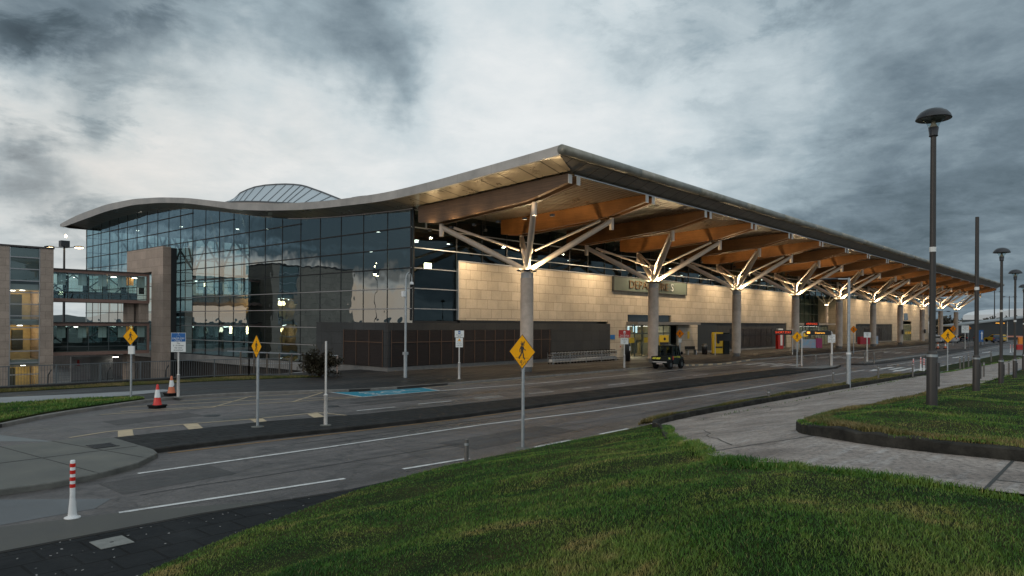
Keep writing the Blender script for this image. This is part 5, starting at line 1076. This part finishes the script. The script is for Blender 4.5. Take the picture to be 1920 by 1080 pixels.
for s_ in (-.705, .705):
    for i in range(4): k.box(-.45+i*.16, min(s_*.945, s_*.952), .92, -.37+i*.16, max(s_*.945, s_*.952), 1.0)
    for i in range(3): k.box(.28+i*.18, min(s_*.945, s_*.952), .90-.02*i, .37+i*.18, max(s_*.945, s_*.952), 1.03-.02*i)
    k.prism([(-1.3, .80), (-1.0, .80), (-1.12, .95), (-1.42, .95)], min(s_, s_*1.008), max(s_, s_*1.008), 'y')
k.prism([(-.05, .80), (.3, .80), (.2, .95), (-.15, .95)], -1.565, -1.556, 'x'); k.prism([(.35, .80), (.62, .80), (.55, .95), (.25, .95)], -1.565, -1.556, 'x'); k.build('reflective_check', chk_y, V)
for s_ in (-1, 1): MB().box(-.62, s_*.70-.02, .74, -.52, s_*.70+.02, 1.03).build('tail_lamp', red_pl, V); MB().add(*_sph((.72, s_*.82, 1.25), .05, .10, .14, 8, 6), True).build('side_mirror', rubber, V); MB().add(*_sph((1.40, s_*.45, .74), .04, .11, .08, 8, 6), True).build('headlamp', white_pl, V)
MB().box(-1.512, -.26, .40, -1.50, .26, .50).build('number_plate', mat('dirty_plate', (.42, .36, .34), .5), V); MB().box(-.2, -.3, 1.872, .3, .3, 1.93).build('roof_beacon', mat('beacon_grey', (.10, .10, .09), .4), V)
# ---- railings, ramp and shrub on the left
o = thing('railing', 'long grey metal railing along the edge above the lower forecourt', 'railing'); k = MB(); bk = MB()
RL = [(-50, 10.0), (-20.4, 10.0), (-16.3, 9.2), (-14.4, 7.6)]
def along(a, b, step): n_ = max(1, round(math.dist(a, b)/step)); return [(a[0]+(b[0]-a[0])*i/n_, a[1]+(b[1]-a[1])*i/n_) for i in range(n_+1)]
np_ = 0
for a, b in zip(RL[:-1], RL[1:]):
    k.bar((*a, 1.12), (*b, 1.12), .05, .045); k.bar((*a, .14), (*b, .14), .04, .035)
    for x, y in along(a, b, .13): bk.box(x-.009, y-.009, .14, x+.009, y+.009, 1.1)
    for x, y in along(a, b, 2.1): MB().box(x-.035, y-.035, -.2, x+.035, y+.035, 1.16).build('post', mat('railing_grey', (.115, .125, .13), .5, .4), o)
k.build('rail', MATS['railing_grey'], o); bk.build('baluster', MATS['railing_grey'], o)['kind'] = 'stuff'
MB().box(-50, 9.75, -.1, -15, 10.2, .10).build('kerb_upstand', kerb_m, o)
k = MB()
for x in (-29.4, -27.0, -24.1, -22.6, -20.9): MB().path([(x, 10.5, .0), (x+.02, 10.5, .55), (x+.16, 10.45, .85)], .035, 6).build('hooked_stub', blk, o)
o = thing('access_ramp', 'concrete access ramp with a steel handrail beside the gable glass', 'ramp'); k = MB()
k.prism([(-16.6, -3.6), (-16.6, -.4), (-8.2, -.05), (-8.2, -3.6)], 11.0, 12.6, 'y'); k.build('ramp_deck', mat('ramp_concrete', (.22, .215, .21), .7, var=.25, vscale=1.2), o)
k = MB(); k.bar((-16.0, 10.95, 1.5), (-8.4, 10.95, 1.02), .07, .07); k.bar((-16.0, 12.65, 1.5), (-8.4, 12.65, 1.02), .06, .06); k.bar((-16.0, 10.95, .75), (-8.4, 10.95, .45), .035, .035); k.build('handrail', alu, o)
for i in range(9): x = -15.95+i*.93; MB().box(x-.04, 10.91, -.35, x+.04, 10.99, 1.5-i*.055).build('post', mat('brown_post', (.10, .075, .055), .6), o)
MB().box(-16.9, 10.98, -3.6, -16.6, 12.62, -.38).build('ramp_end', concrete_d, o)
o = thing('handrail_post', 'short pale handrail end post between the shrub and the dark base', 'post', (-10.6, 7.9, 0)); MB().tube((0, 0, 0), (0, 0, 1.2), .045, n=8).build('post', mat('pinkish_post', (.30, .22, .19), .6), o); MB().bar((-.9, .3, 1.2), (0, 0, 1.2), .06, .06).build('handrail', alu, o)
# dark straggly shrub at the railing's end
def shrub(name, label, loc, h, r, nl, m, ntw):
    o = thing(name, label, 'shrub', loc); tw = MB(); lf_ = MB()
    for i in range(ntw):
        a = random.uniform(0, 2*PI); le = random.uniform(.25, 1.15); tip = Vector((r*1.15*le*math.cos(a)*random.uniform(.4, 1), r*1.15*le*math.sin(a)*random.uniform(.4, 1), h*random.uniform(.12, .95)*(1-.25*le))); mid = tip*.5+Vector((random.gauss(0, .08), random.gauss(0, .08), h*.12))
        tw.tube((0, 0, 0), mid, .018, .012, 5, False); tw.tube(mid, tip, .012, .004, 5, False)
        for _ in range(nl//ntw):
            q = mid.lerp(tip, random.uniform(-.1, 1.0))+Vector((random.gauss(0, .12), random.gauss(0, .12), random.gauss(0, .10))); d = Vector((random.gauss(0, 1), random.gauss(0, 1), random.gauss(0, .8))).normalized(); e = d.cross(Vector((.3, .2, 1))).normalized(); L_ = random.uniform(.08, .19)
            lf_.add([q-d*L_*.5, q+e*L_*.26, q+d*L_*.5, q-e*L_*.26], [(0, 1, 2, 3)])
    for i in range(14): a = random.uniform(0, 2*PI); tw.tube((random.gauss(0, .15), random.gauss(0, .15), h*.5), (r*.6*math.cos(a), r*.6*math.sin(a), h*random.uniform(.85, 1.12)), .008, .003, 4, False)
    lf_.build('foliage', m, o); tw.build('stem', twig, o); return o
shrub('shrub', 'dark straggly shrub at the railing end left of the slate base', (-13.3, 5.9, 0), 2.1, 1.5, 8500, leaf_d, 60)
# ---- forecourt objects
o = thing('information_stand', 'yellow and black advertising stand on the pavement by the third column', 'advertising stand', (38.6, 3.7, 0), -38)
MB().box(-.62, -.18, .1, .62, .18, 2.55).build('yellow_panel', ylw, o); MB().box(.66, -.34, .05, 1.35, .40, 2.5).build('black_panel', grn_blk, o); k = MB(); k.prism([(.20*math.cos(a)-.02*math.sin(3*a), 1.45+.24*math.sin(a)) for a in np.linspace(0, 2*PI, 12, False)], -.2, -.185, 'y'); k.box(-.40, -.2, .72, .56, -.185, .9); k.build('black_print', blk, o); k = MB(); k.box(-.7, -.3, 0, 1.4, .4, .08); k.build('base', blk, o)
text('lettering', 'BAG', .3, mat('brown_print', (.38, .2, .02), .5), o, (0, -.19, 2.2), ext=.003)
o = thing('information_stand', 'small yellow stand with a black band beside the entrance column', 'advertising stand', (29.6, 5.6, 0), -38); MB().box(-.5, -.1, .1, .5, .1, 2.25).build('yellow_panel', ylw, o); k = MB(); k.box(-.5, -.115, 1.2, .5, -.102, 1.5); k.prism([(.05+.14*math.cos(a), 1.85+.17*math.sin(a)) for a in np.linspace(0, 6, 9)], -.115, -.102, 'y'); k.build('black_print', blk, o)
o = thing('barrier_frame', 'two steel posts holding a dark notice in front of the third column', 'notice frame', (36.6, 1.9, 0), -40); k = MB(); k.tube((-1.1, 0, 0), (-1.1, 0, 2.45), .05, n=8); k.tube((1.1, 0, 0), (1.1, 0, 2.45), .05, n=8); k.build('post', steel, o); k = MB(); k.box(-.95, -.02, 1.6, .95, .02, 2.4); k.build('notice_board', blk, o)
o = thing('extinguisher_cabinet', 'red cabinet with a white top against the dark slate bay', 'cabinet', (62.6, 5.6, 0), -30); MB().box(-.45, -.3, 0, .45, .3, 2.2).build('cabinet', sgn_r, o, bevel=.03); MB().box(-.4, -.25, 2.2, .4, .25, 2.9).build('white_top', white_pl, o); MB().box(-.1, -.33, .5, .25, -.305, 2.0).build('white_lettering', sgn_w, o)
o = thing('led_sign', 'red-lit message sign on a single post by the dark bay', 'sign', (43.1, -2.3, 0), -50); MB().tube((1.0, 0, 0), (1.0, 0, 3.0), .06, n=8).build('post', white_post, o); MB().box(-1.15, -.08, 2.3, .95, .08, 2.85).build('housing', blk, o); text('lit_letters', 'SHORT STAY', .34, led_r, o, (-.1, -.1, 2.58), ext=.003, sx=.9)
o = thing('gantry_sign', 'amber-lit overhead message sign on two white bent posts', 'sign', (23.4, -12.5, 0), -43); W_ = 1.35
k = MB(); k.path([(-W_, 0, 0), (-W_, 0, 2.72), (-W_+.05, 0, 2.85), (-W_+.2, 0, 2.92), (-W_+.4, 0, 2.93)], .05, 8); k.build('post', white_post, o); k = MB(); k.path([(W_, 0, 0), (W_, 0, 2.7), (W_-.1, 0, 2.9), (W_-.3, 0, 2.95)], .055, 8); k.build('post', white_post, o); MB().box(-W_+.35, -.08, 2.62, W_-.15, .08, 2.98).build('housing', blk, o)
k = MB(); k.box(-.95, -.1, 2.73, -.68, -.085, 2.9); k.build('lit_symbol', led_o, o); text('lit_letters', 'Departures', .19, led_o, o, (.2, -.1, 2.80), ext=.003)
o = thing('led_sign', 'small red-lit sign behind the gantry at the glazed hall entrance', 'sign', (70, 3.5, 0), -50); MB().tube((.9, 0, 0), (.9, 0, 3.9), .06, n=8).build('post', white_post, o); MB().box(-1.2, -.08, 3.3, .9, .08, 3.9).build('housing', blk, o); text('lit_letters', 'ARRIVALS', .38, led_r, o, (-.15, -.1, 3.6), ext=.003)
o = thing('poster_board', 'low pale blue poster board with pink end at the glazed entrance', 'poster board', (67.5, 3.0, 0), -35); MB().box(-1.6, -.12, .1, .9, .12, 1.35).build('blue_panel', mat('pale_blue_poster', (.16, .42, .62), .5, col2=(.45, .34, .36), vscale=1.6), o); MB().box(.91, -.2, .1, 1.9, .2, 1.5).build('pink_panel', mat('pink_poster', (.34, .03, .12), .5), o)
o = thing('vending_cabinet', 'red machine with a pale blue side beside the dark bay on the right', 'vending machine', (101.6, 4.0, 0), -35); MB().box(-2.2, -.4, 0, .8, .4, 1.35).build('red_body', mat('machine_red', (.28, .012, .028), .45), o); MB().box(.82, -.38, 0, 1.6, .38, 1.5).build('blue_side', mat('pale_blue_poster', (.2, .4, .6)), o)
k0 = thing('bench', 'small steel bench by the stone wall right of the entrance', 'bench', (35.1, 5.2, 0), -20); k = MB()
for s_ in (-.6, .6): MB().box(s_-.06, -.2, 0, s_+.06, .2, .5).build('leg', alu, k0); MB().box(-.75, -.22, .5, .75, .22, .56).build('seat', blk, k0); MB().box(-.75, .2, .6, .75, .24, .95).build('backrest', blk, k0)
o = thing('litter_bin', 'black cylindrical litter bin beside the steel bench', 'litter bin', (37.2, 4.6, 0)); MB().lathe([(0, 0), (.3, 0), (.33, 1.1), (.25, 1.2), (0, 1.2)], n=18).build('body', blk, o); MB().lathe([(.335, .95), (.335, 1.0)], n=18).build('rim', steel, o)
o = thing('litter_bin', 'black litter bin with a white label just ahead of the vehicle', 'litter bin', (17.2, 2.4, 0)); MB().lathe([(0, 0), (.28, 0), (.28, 1.5), (.2, 1.72), (0, 1.75)], n=18).build('body', blk, o); MB().box(-.09, -.30, 1.0, .09, -.27, 1.4).build('label_plate', sgn_w, o)

# ================================================================== FAR RIGHT
def car(label, x, y, rz, paintm, kind='white suv', group=None, H=1.65):
    o = thing('parked_car', label, 'car', (x, y, ROAD), rz, group); L_ = 2.2
    k = MB(); k.prism([(-L_, .35), (-L_, .95), (-L_+.25, 1.08), (1.1, 1.05), (2.0, .92), (L_, .7), (L_, .32)], -.88, .88, 'y'); k.prism([(-L_+.12, 1.05), (-L_+.5, H), (.3, H), (1.15, 1.03)], -.80, .80, 'y'); k.build('body', paintm, o, bevel=.05)
    k = MB(); k.prism([(-L_+.42, 1.1), (-L_+.62, H-.1), (.22, H-.1), (.88, 1.08)], -.812, .812, 'y'); k.add([(-L_+.10, -.68, 1.10), (-L_+.10, .68, 1.10), (-L_+.46, .64, H-.1), (-L_+.46, -.64, H-.1)], [(0, 1, 2, 3)]); k.add([(1.17, -.68, 1.06), (1.17, .68, 1.06), (.36, .64, H-.06), (.36, -.64, H-.06)], [(0, 1, 2, 3)]); k.build('window', wg, o)
    for x_ in (-1.35, 1.4):
        for s_ in (-1, 1): t_ = MB().lathe([(0, s_*.11), (.2, s_*.12), (.33, s_*.11), (.34, 0), (.33, -s_*.1), (0, -s_*.1)], x_, s_*.80, .34, 16, 'y').build('wheel', rubber, o)
    for s_ in (-1, 1): MB().box(-L_-.012, s_*.72-.12, .82, -L_+.02, s_*.72+.12, 1.0).build('tail_lamp', red_pl, o)
    MB().box(-L_-.02, -.25, .55, -L_, .25, .67).build('number_plate', mat('dirty_plate'), o); return o
car('white hatchback parked on the left beyond the last columns', 127.5, -2.2, 4, car_w, group='white parked cars'); car('white hatchback parked on the right, behind the diamond sign', 131.8, -4.2, 4, car_w, group='white parked cars')
car('dark car parked far off, left of the distant notice sign', 148, -3.5, 5, car_d, group='dark parked cars'); car('dark car parked far off, behind the distant notice sign', 153, -5.5, 5, car_d, group='dark parked cars'); car('dark blue car parked beyond the blue board', 143, -10.5, 5, mat('blue_car_paint', (.02, .05, .12), .3, coat=.5), group='dark parked cars')
yv = car('yellow checked service vehicle parked near the far barrier', 151.6, -8.9, 60, car_y); k = MB()
for i in range(8): k.box(-2.1+i*.5, -.893, .5+.22*(i % 2), -1.85+i*.5, -.885, .72+.22*(i % 2))
k.build('check_pattern', mat('amber_check', (.75, .2, .02), .5), yv)
o = thing('road_barrier', 'long orange and white barrier boom far off on the right', 'barrier', (155.3, -11.6, 0), -60); MB().box(-3.6, -.1, .95, 4.2, .1, 1.25).build('boom', mat('pale_orange', (.70, .28, .18), .5), o); MB().box(-4.2, -.3, 0, -3.6, .3, 1.4).build('housing', galv, o); MB().box(4.2, -.25, 0, 4.6, .25, 1.3).build('rest', galv, o)
o = thing('warning_board', 'orange and red chevron barrier at the right edge by the lamp', 'barrier', (84, -20.6, 0), -50); MB().box(-.55, -.1, .9, .55, .1, 1.9).build('orange_panel', mat('orange_board', (.75, .22, .02), .5), o); MB().box(-.8, -.16, .1, .8, .16, .85).build('base', sgn_r, o)
o = thing('lit_direction_sign', 'tiny amber-lit direction sign far off in front of the dark walkway', 'sign', (150, -9.6, 0), -60); MB().tube((1.8, 0, 0), (1.8, 0, 4.4), .08, n=8).build('post', white_post, o); MB().box(-.9, -.1, 3.75, 1.6, .1, 4.35).build('housing', blk, o); text('lit_letters', 'PARKING', .42, led_o, o, (.35, -.12, 4.05), ext=.003)
o = thing('covered_walkway', 'dark sloping covered walkway with a pale roof edge far right', 'walkway', (171, .5, 0), -26)
k = MB(); k.prism([(-6, 0), (40, 0), (40, 6.6), (27, 5.9), (-6, 3.2)], -1.5, 1.5, 'y'); k.build('body', mat('walkway_dark', (.028, .028, .028), .6), o); k = MB(); k.prism([(-7, 3.2), (27, 6.0), (41, 6.7), (41, 6.95), (27, 6.3), (-7, 3.5)], -1.9, 1.9, 'y'); k.build('roof', mat('walkway_roof', (.30, .31, .31), .5), o)
k = MB(); [k.box(28+i*2.2, -1.53, 5.2, 29.6+i*2.2, -1.51, 5.75) for i in range(5)]; k.build('window', mat('pale_strip', (.35, .38, .40), .3), o)
for x, y, w_, z1, s_ in [(339, 38, 9, 5.3, 'white marquee tent far off between the last columns'), (344, 30, 9, 5.4, 'white marquee tent far off just right of the others')]:
    o = thing('marquee', s_, 'tent', (x, y, 0), -48, 'white tents on the horizon'); MB().box(-w_, -6, 0, w_, 6, 3).build('wall', white_pl, o); MB().prism([(-w_, 3), (w_, 3), (w_*.5, z1), (-w_*.5, z1)], -6, 6, 'y').build('roof', white_pl, o)
o = thing('hangar', 'large pale curved-roof hangar at the right horizon', 'hangar', (335, 1, 0), -48); MB().box(-24, -10, 0, 24, 10, 6).build('wall', mat('hangar_wall', (.06, .065, .07), .6), o); MB().prism([(-24, 6)]+[(24*math.cos(a), 6.0+5.0*math.sin(a)**.6) for a in np.linspace(PI, 0, 14)][1:-1]+[(24, 6)], -10, 10, 'y').build('roof', white_pl, o)
def mast(label, x, y, z, h, heads=2, s=1., lit=False, grp=None):
    o = thing('lighting_mast', label, 'lighting mast', (x, y, z), 0, grp); MB().tube((0, 0, 0), (0, 0, h), .22*s, .14*s, 10).build('pole', lamp_blk, o); k = MB(); lm_ = MB()
    for s_ in (-1, 1):
        d = Vector((math.sin(TH), -math.cos(TH), 0))*s_*s; k.bar((0, 0, h-.35), d*1.9+Vector((0, 0, h-.2)), .10*s, .10*s); c_ = d*2.3+Vector((0, 0, h-.2)); k.add(*_sph(c_, .75*s, .75*s, .18*s, 10, 6), True); lm_.add(*_sph(c_-Vector((0, 0, .10*s)), .6*s, .6*s, .13*s, 10, 6), True)
    k.build('arm', lamp_blk, o); lm_.build('lamp', warm_em if lit else galv, o)
    if lit: MB().box(-.6, -.6, h-.2, .6, .6, h+.75).build('crown', lamp_blk, o); MB().sphere((.2, 0, h+1.5), .16, .16, .2).build('beacon', warm_em, o)
    return o
mast('tall lit mast with two arms behind the footbridge', -2.4, 92.6, -3.6, 18.7, lit=True)
mast('tall lit mast beyond the left edge, mirrored in the gable glass', -47, 66, -3.6, 15.5, lit=True)
for x, y, h_, s_ in [(201, -2.4, 13.3, 'far lamp mast on the horizon left of the right-hand lamps'), (240, -1.4, 13.1, 'far lamp mast on the horizon beside the hangar'), (210, 12, 8, 'thin distant mast between the last column and lamp posts'), (190, -17, 11.5, 'distant mast near the right edge of the walkway')]: mast(s_, x, y, 0, h_, s=.8, grp='distant lamp masts')
def tree(label, x, y, z, h, r, n_):
    o = thing('tree', label, 'tree', (x, y, z), 0, 'low trees on the horizon'); MB().tube((0, 0, 0), (0, 0, h*.6), r*.08, r*.03, 8).build('trunk', twig, o); k = MB(); cl = [(random.gauss(0, r*.45), random.gauss(0, r*.45), h*random.uniform(.35, .85), r*random.uniform(.3, .55)) for _ in range(14)]
    for _ in range(n_):
        c_ = random.choice(cl); q = Vector(c_[:3])+Vector((random.gauss(0, 1), random.gauss(0, 1), random.gauss(0, .8))).normalized()*c_[3]*random.random()**.4; d = Vector((random.gauss(0, 1), random.gauss(0, 1), random.gauss(0, 1))).normalized(); e = d.orthogonal().normalized(); L_ = r*.11; k.add([q-d*L_, q+e*L_*.6, q+d*L_, q-e*L_*.6], [(0, 1, 2, 3)])
    k.build('crown', leaf_d, o)
tree('dark round tree on the horizon right of the last column', 205, 10, 0, 6.5, 4.6, 900); tree('low dark tree on the horizon left of the walkway', 238, -.5, 0, 6, 5, 700)
for i, (x, y) in enumerate([(-30, 170), (-12, 185), (-48, 175)]): tree(('dark tree seen under the footbridge, on its left', 'dark tree seen under the middle of the footbridge', 'dark tree beyond the stone block')[i], x, y, -3.6, 6, 5, 700)

# ================================================================== GRASS BLADES
def blades(name, X, Y, Zf, h0, h1, wfun, gm=None):
    n_ = len(X); ang = rng.uniform(0, 2*PI, n_); d = np.hypot(X+38.9, Y+33.0); w_ = wfun(d)*rng.uniform(.7, 1.3, n_); h_ = rng.uniform(h0, h1, n_)*(1+.35*np.sin(X*1.1+np.sin(Y*.7)*2)*np.sin(Y*1.3)); z = Zf(X, Y)-.01
    lean = rng.normal(0, .42, (n_, 2))*h_[:, None]+np.array([.15, .05])*h_[:, None]; dx, dy = np.cos(ang)*w_, np.sin(ang)*w_
    v = np.empty((n_, 5, 3), np.float32)
    v[:, 0] = np.stack([X-dx, Y-dy, z], 1); v[:, 1] = np.stack([X+dx, Y+dy, z], 1)
    v[:, 2] = np.stack([X+dx*.7+lean[:, 0]*.35, Y+dy*.7+lean[:, 1]*.35, z+h_*.6], 1); v[:, 3] = np.stack([X-dx*.7+lean[:, 0]*.35, Y-dy*.7+lean[:, 1]*.35, z+h_*.6], 1); v[:, 4] = np.stack([X+lean[:, 0], Y+lean[:, 1], z+h_*.95], 1)
    me = bpy.data.meshes.new(name); me.vertices.add(n_*5); me.vertices.foreach_set('co', v.ravel()); b = np.arange(n_)*5
    lp = np.stack([b, b+1, b+2, b+3, b+3, b+2, b+4], 1).ravel(); me.loops.add(len(lp)); me.loops.foreach_set('vertex_index', lp)
    st_ = np.stack([np.arange(n_)*7, np.arange(n_)*7+4], 1).ravel(); me.polygons.add(n_*2); me.polygons.foreach_set('loop_start', st_); me.update(calc_edges=True)
    me.materials.append(gm or grass_m); o = bpy.data.objects.new(name, me); COL.objects.link(o); return tag(o, kind='stuff')
grass_m = bpy.data.materials.new('grass_blade'); grass_m.use_nodes = True; n = NT(grass_m.node_tree); bs = n.n['Principled BSDF']; o_ = n.add('ShaderNodeTexCoord').outputs['Object']
ge = n.add('ShaderNodeNewGeometry'); a_ = n.noise(o_, .50, 6, .62, .7); b_ = n.noise(o_, 1.9, 5, .6)
f_ = n.math('ADD', n.math('MULTIPLY', a_.outputs[0], .68), n.math('MULTIPLY', b_.outputs[0], .32))
c = n.ramp(f_, [(.38, (.020, .072, .010)), (.47, (.054, .138, .018)), (.56, (.128, .192, .034)), (.65, (.31, .24, .092))])
c = n.mix(n.math('MULTIPLY', n.math('GREATER_THAN', ge.outputs['Random Per Island'], .95), .45), c, (.26, .20, .085))
c = n.mix(1., c, n.ramp(ge.outputs['Random Per Island'], [(0, (.6, .65, .6)), (1, (1.35, 1.3, 1.2))]), 'MULTIPLY')
n.l.new(c, bs.inputs['Base Color']); bs.inputs['Roughness'].default_value = .55; bs.inputs['Specular IOR Level'].default_value = .25
dry_m = grass_m.copy(); dry_m.name = 'dry_grass_blade'
for nd in dry_m.node_tree.nodes:
    if nd.type == 'VALTORGB' and len(nd.color_ramp.elements) == 4:
        for e, c_ in zip(nd.color_ramp.elements, ((.05, .07, .018), (.11, .105, .03), (.17, .13, .05), (.27, .20, .09))): e.color = (*c_, 1)
N1 = 860000
dd = np.exp(rng.uniform(np.log(2.2), np.log(62), N1)); az = R(41.5)+rng.uniform(-R(46), R(52), N1)
X = -38.9+dd*np.cos(az); Y = -33+dd*np.sin(az); k_ = (Y < verge(X)-.02) & (X < 60) & ~inside(X, Y, PATHP) & ~((X > 8) & (Y > -26.2+np.interp(X, [8, 36], [4.2, 0])) & (X < 60)) & (X < 33)
X, Y = X[k_], Y[k_]
blades('grass', X, Y, terr, .018, .046, lambda d: .0012+.00032*d)
# rough verge strips beside road and kerbs
xv = rng.uniform(-18, 14, 34000); pl_y = np.interp(xv, [p[0] for p in LK[::-1] if p[0] > -18.2], [p[1] for p in LK[::-1] if p[0] > -18.2]); uu = rng.random(34000); yv_ = pl_y+.10+uu*np.maximum(.05, -20.26-pl_y-.1); zt_ = {}
def vz(a, b): return np.where(b < -20.4, .17+hgt(a, b)*.8, .17*np.clip((-20.22-b)/.18, 0, 1))
blades('grass', xv, yv_, vz, .04, .15, lambda d: .004+.0003*d, dry_m)
SGN = 1; pts = np.array([p for p in RP if -30 < p[0] < 2 and p[1] > -38]); i_ = rng.integers(0, len(pts)-1, 16000); tt = rng.random(16000)[:, None]; q = pts[i_]*(1-tt)+pts[i_+1]*tt
dq = pts[i_+1]-pts[i_]; dq /= np.linalg.norm(dq, axis=1)[:, None]; q = q+np.stack([-dq[:, 1], dq[:, 0]], 1)*rng.uniform(.14, .55, 16000)[:, None]*SGN; blades('grass', q[:, 0], q[:, 1], lambda a, b: hgt(a, b)+.17, .04, .10, lambda d: .003+.0003*d, dry_m)
pts = np.array([p for p in LP if p[1] < -21.8 and p[1] > -36]); i_ = rng.integers(0, len(pts)-1, 15000); tt = rng.random(15000)[:, None]; q = pts[i_]*(1-tt)+pts[i_+1]*tt
q = q+np.stack([-rng.uniform(-.06, .22, 15000), -rng.uniform(-.05, .2, 15000)], 1); blades('grass', q[:, 0], q[:, 1], lambda a, b: terr(a, b)+.0, .03, .10, lambda d: .003+.0003*d)
for poly, n_, z_ in ((GP, 26000, .05), (GS, 26000, .03)):
    P_ = np.array(poly); X = rng.uniform(max(-38, P_[:, 0].min()), P_[:, 0].max(), n_*2); Y = rng.uniform(P_[:, 1].min(), P_[:, 1].max(), n_*2); k_ = inside(X, Y, P_); blades('grass', X[k_], Y[k_], lambda a, b: np.full(a.shape, z_), .04, .10, lambda d: .012+0*d, dry_m if poly is GS else None)
# fallen leaves and gravel scraps on the near paving
k = MB()
for _ in range(90):
    x, y = random.uniform(-37, -30), random.uniform(-23, -20.3); a = random.uniform(0, PI); r_ = random.uniform(.012, .035); k.add([(x+r_*math.cos(a+b)*s_, y+r_*math.sin(a+b)*s_, .008+.01*random.random()) for b, s_ in ((0, 1), (1.6, .5), (PI, 1), (4.7, .5))], [(0, 1, 2, 3)])
tag(k.build('fallen_leaves', mat('pale_leaf', (.26, .25, .24), .7)), kind='stuff')
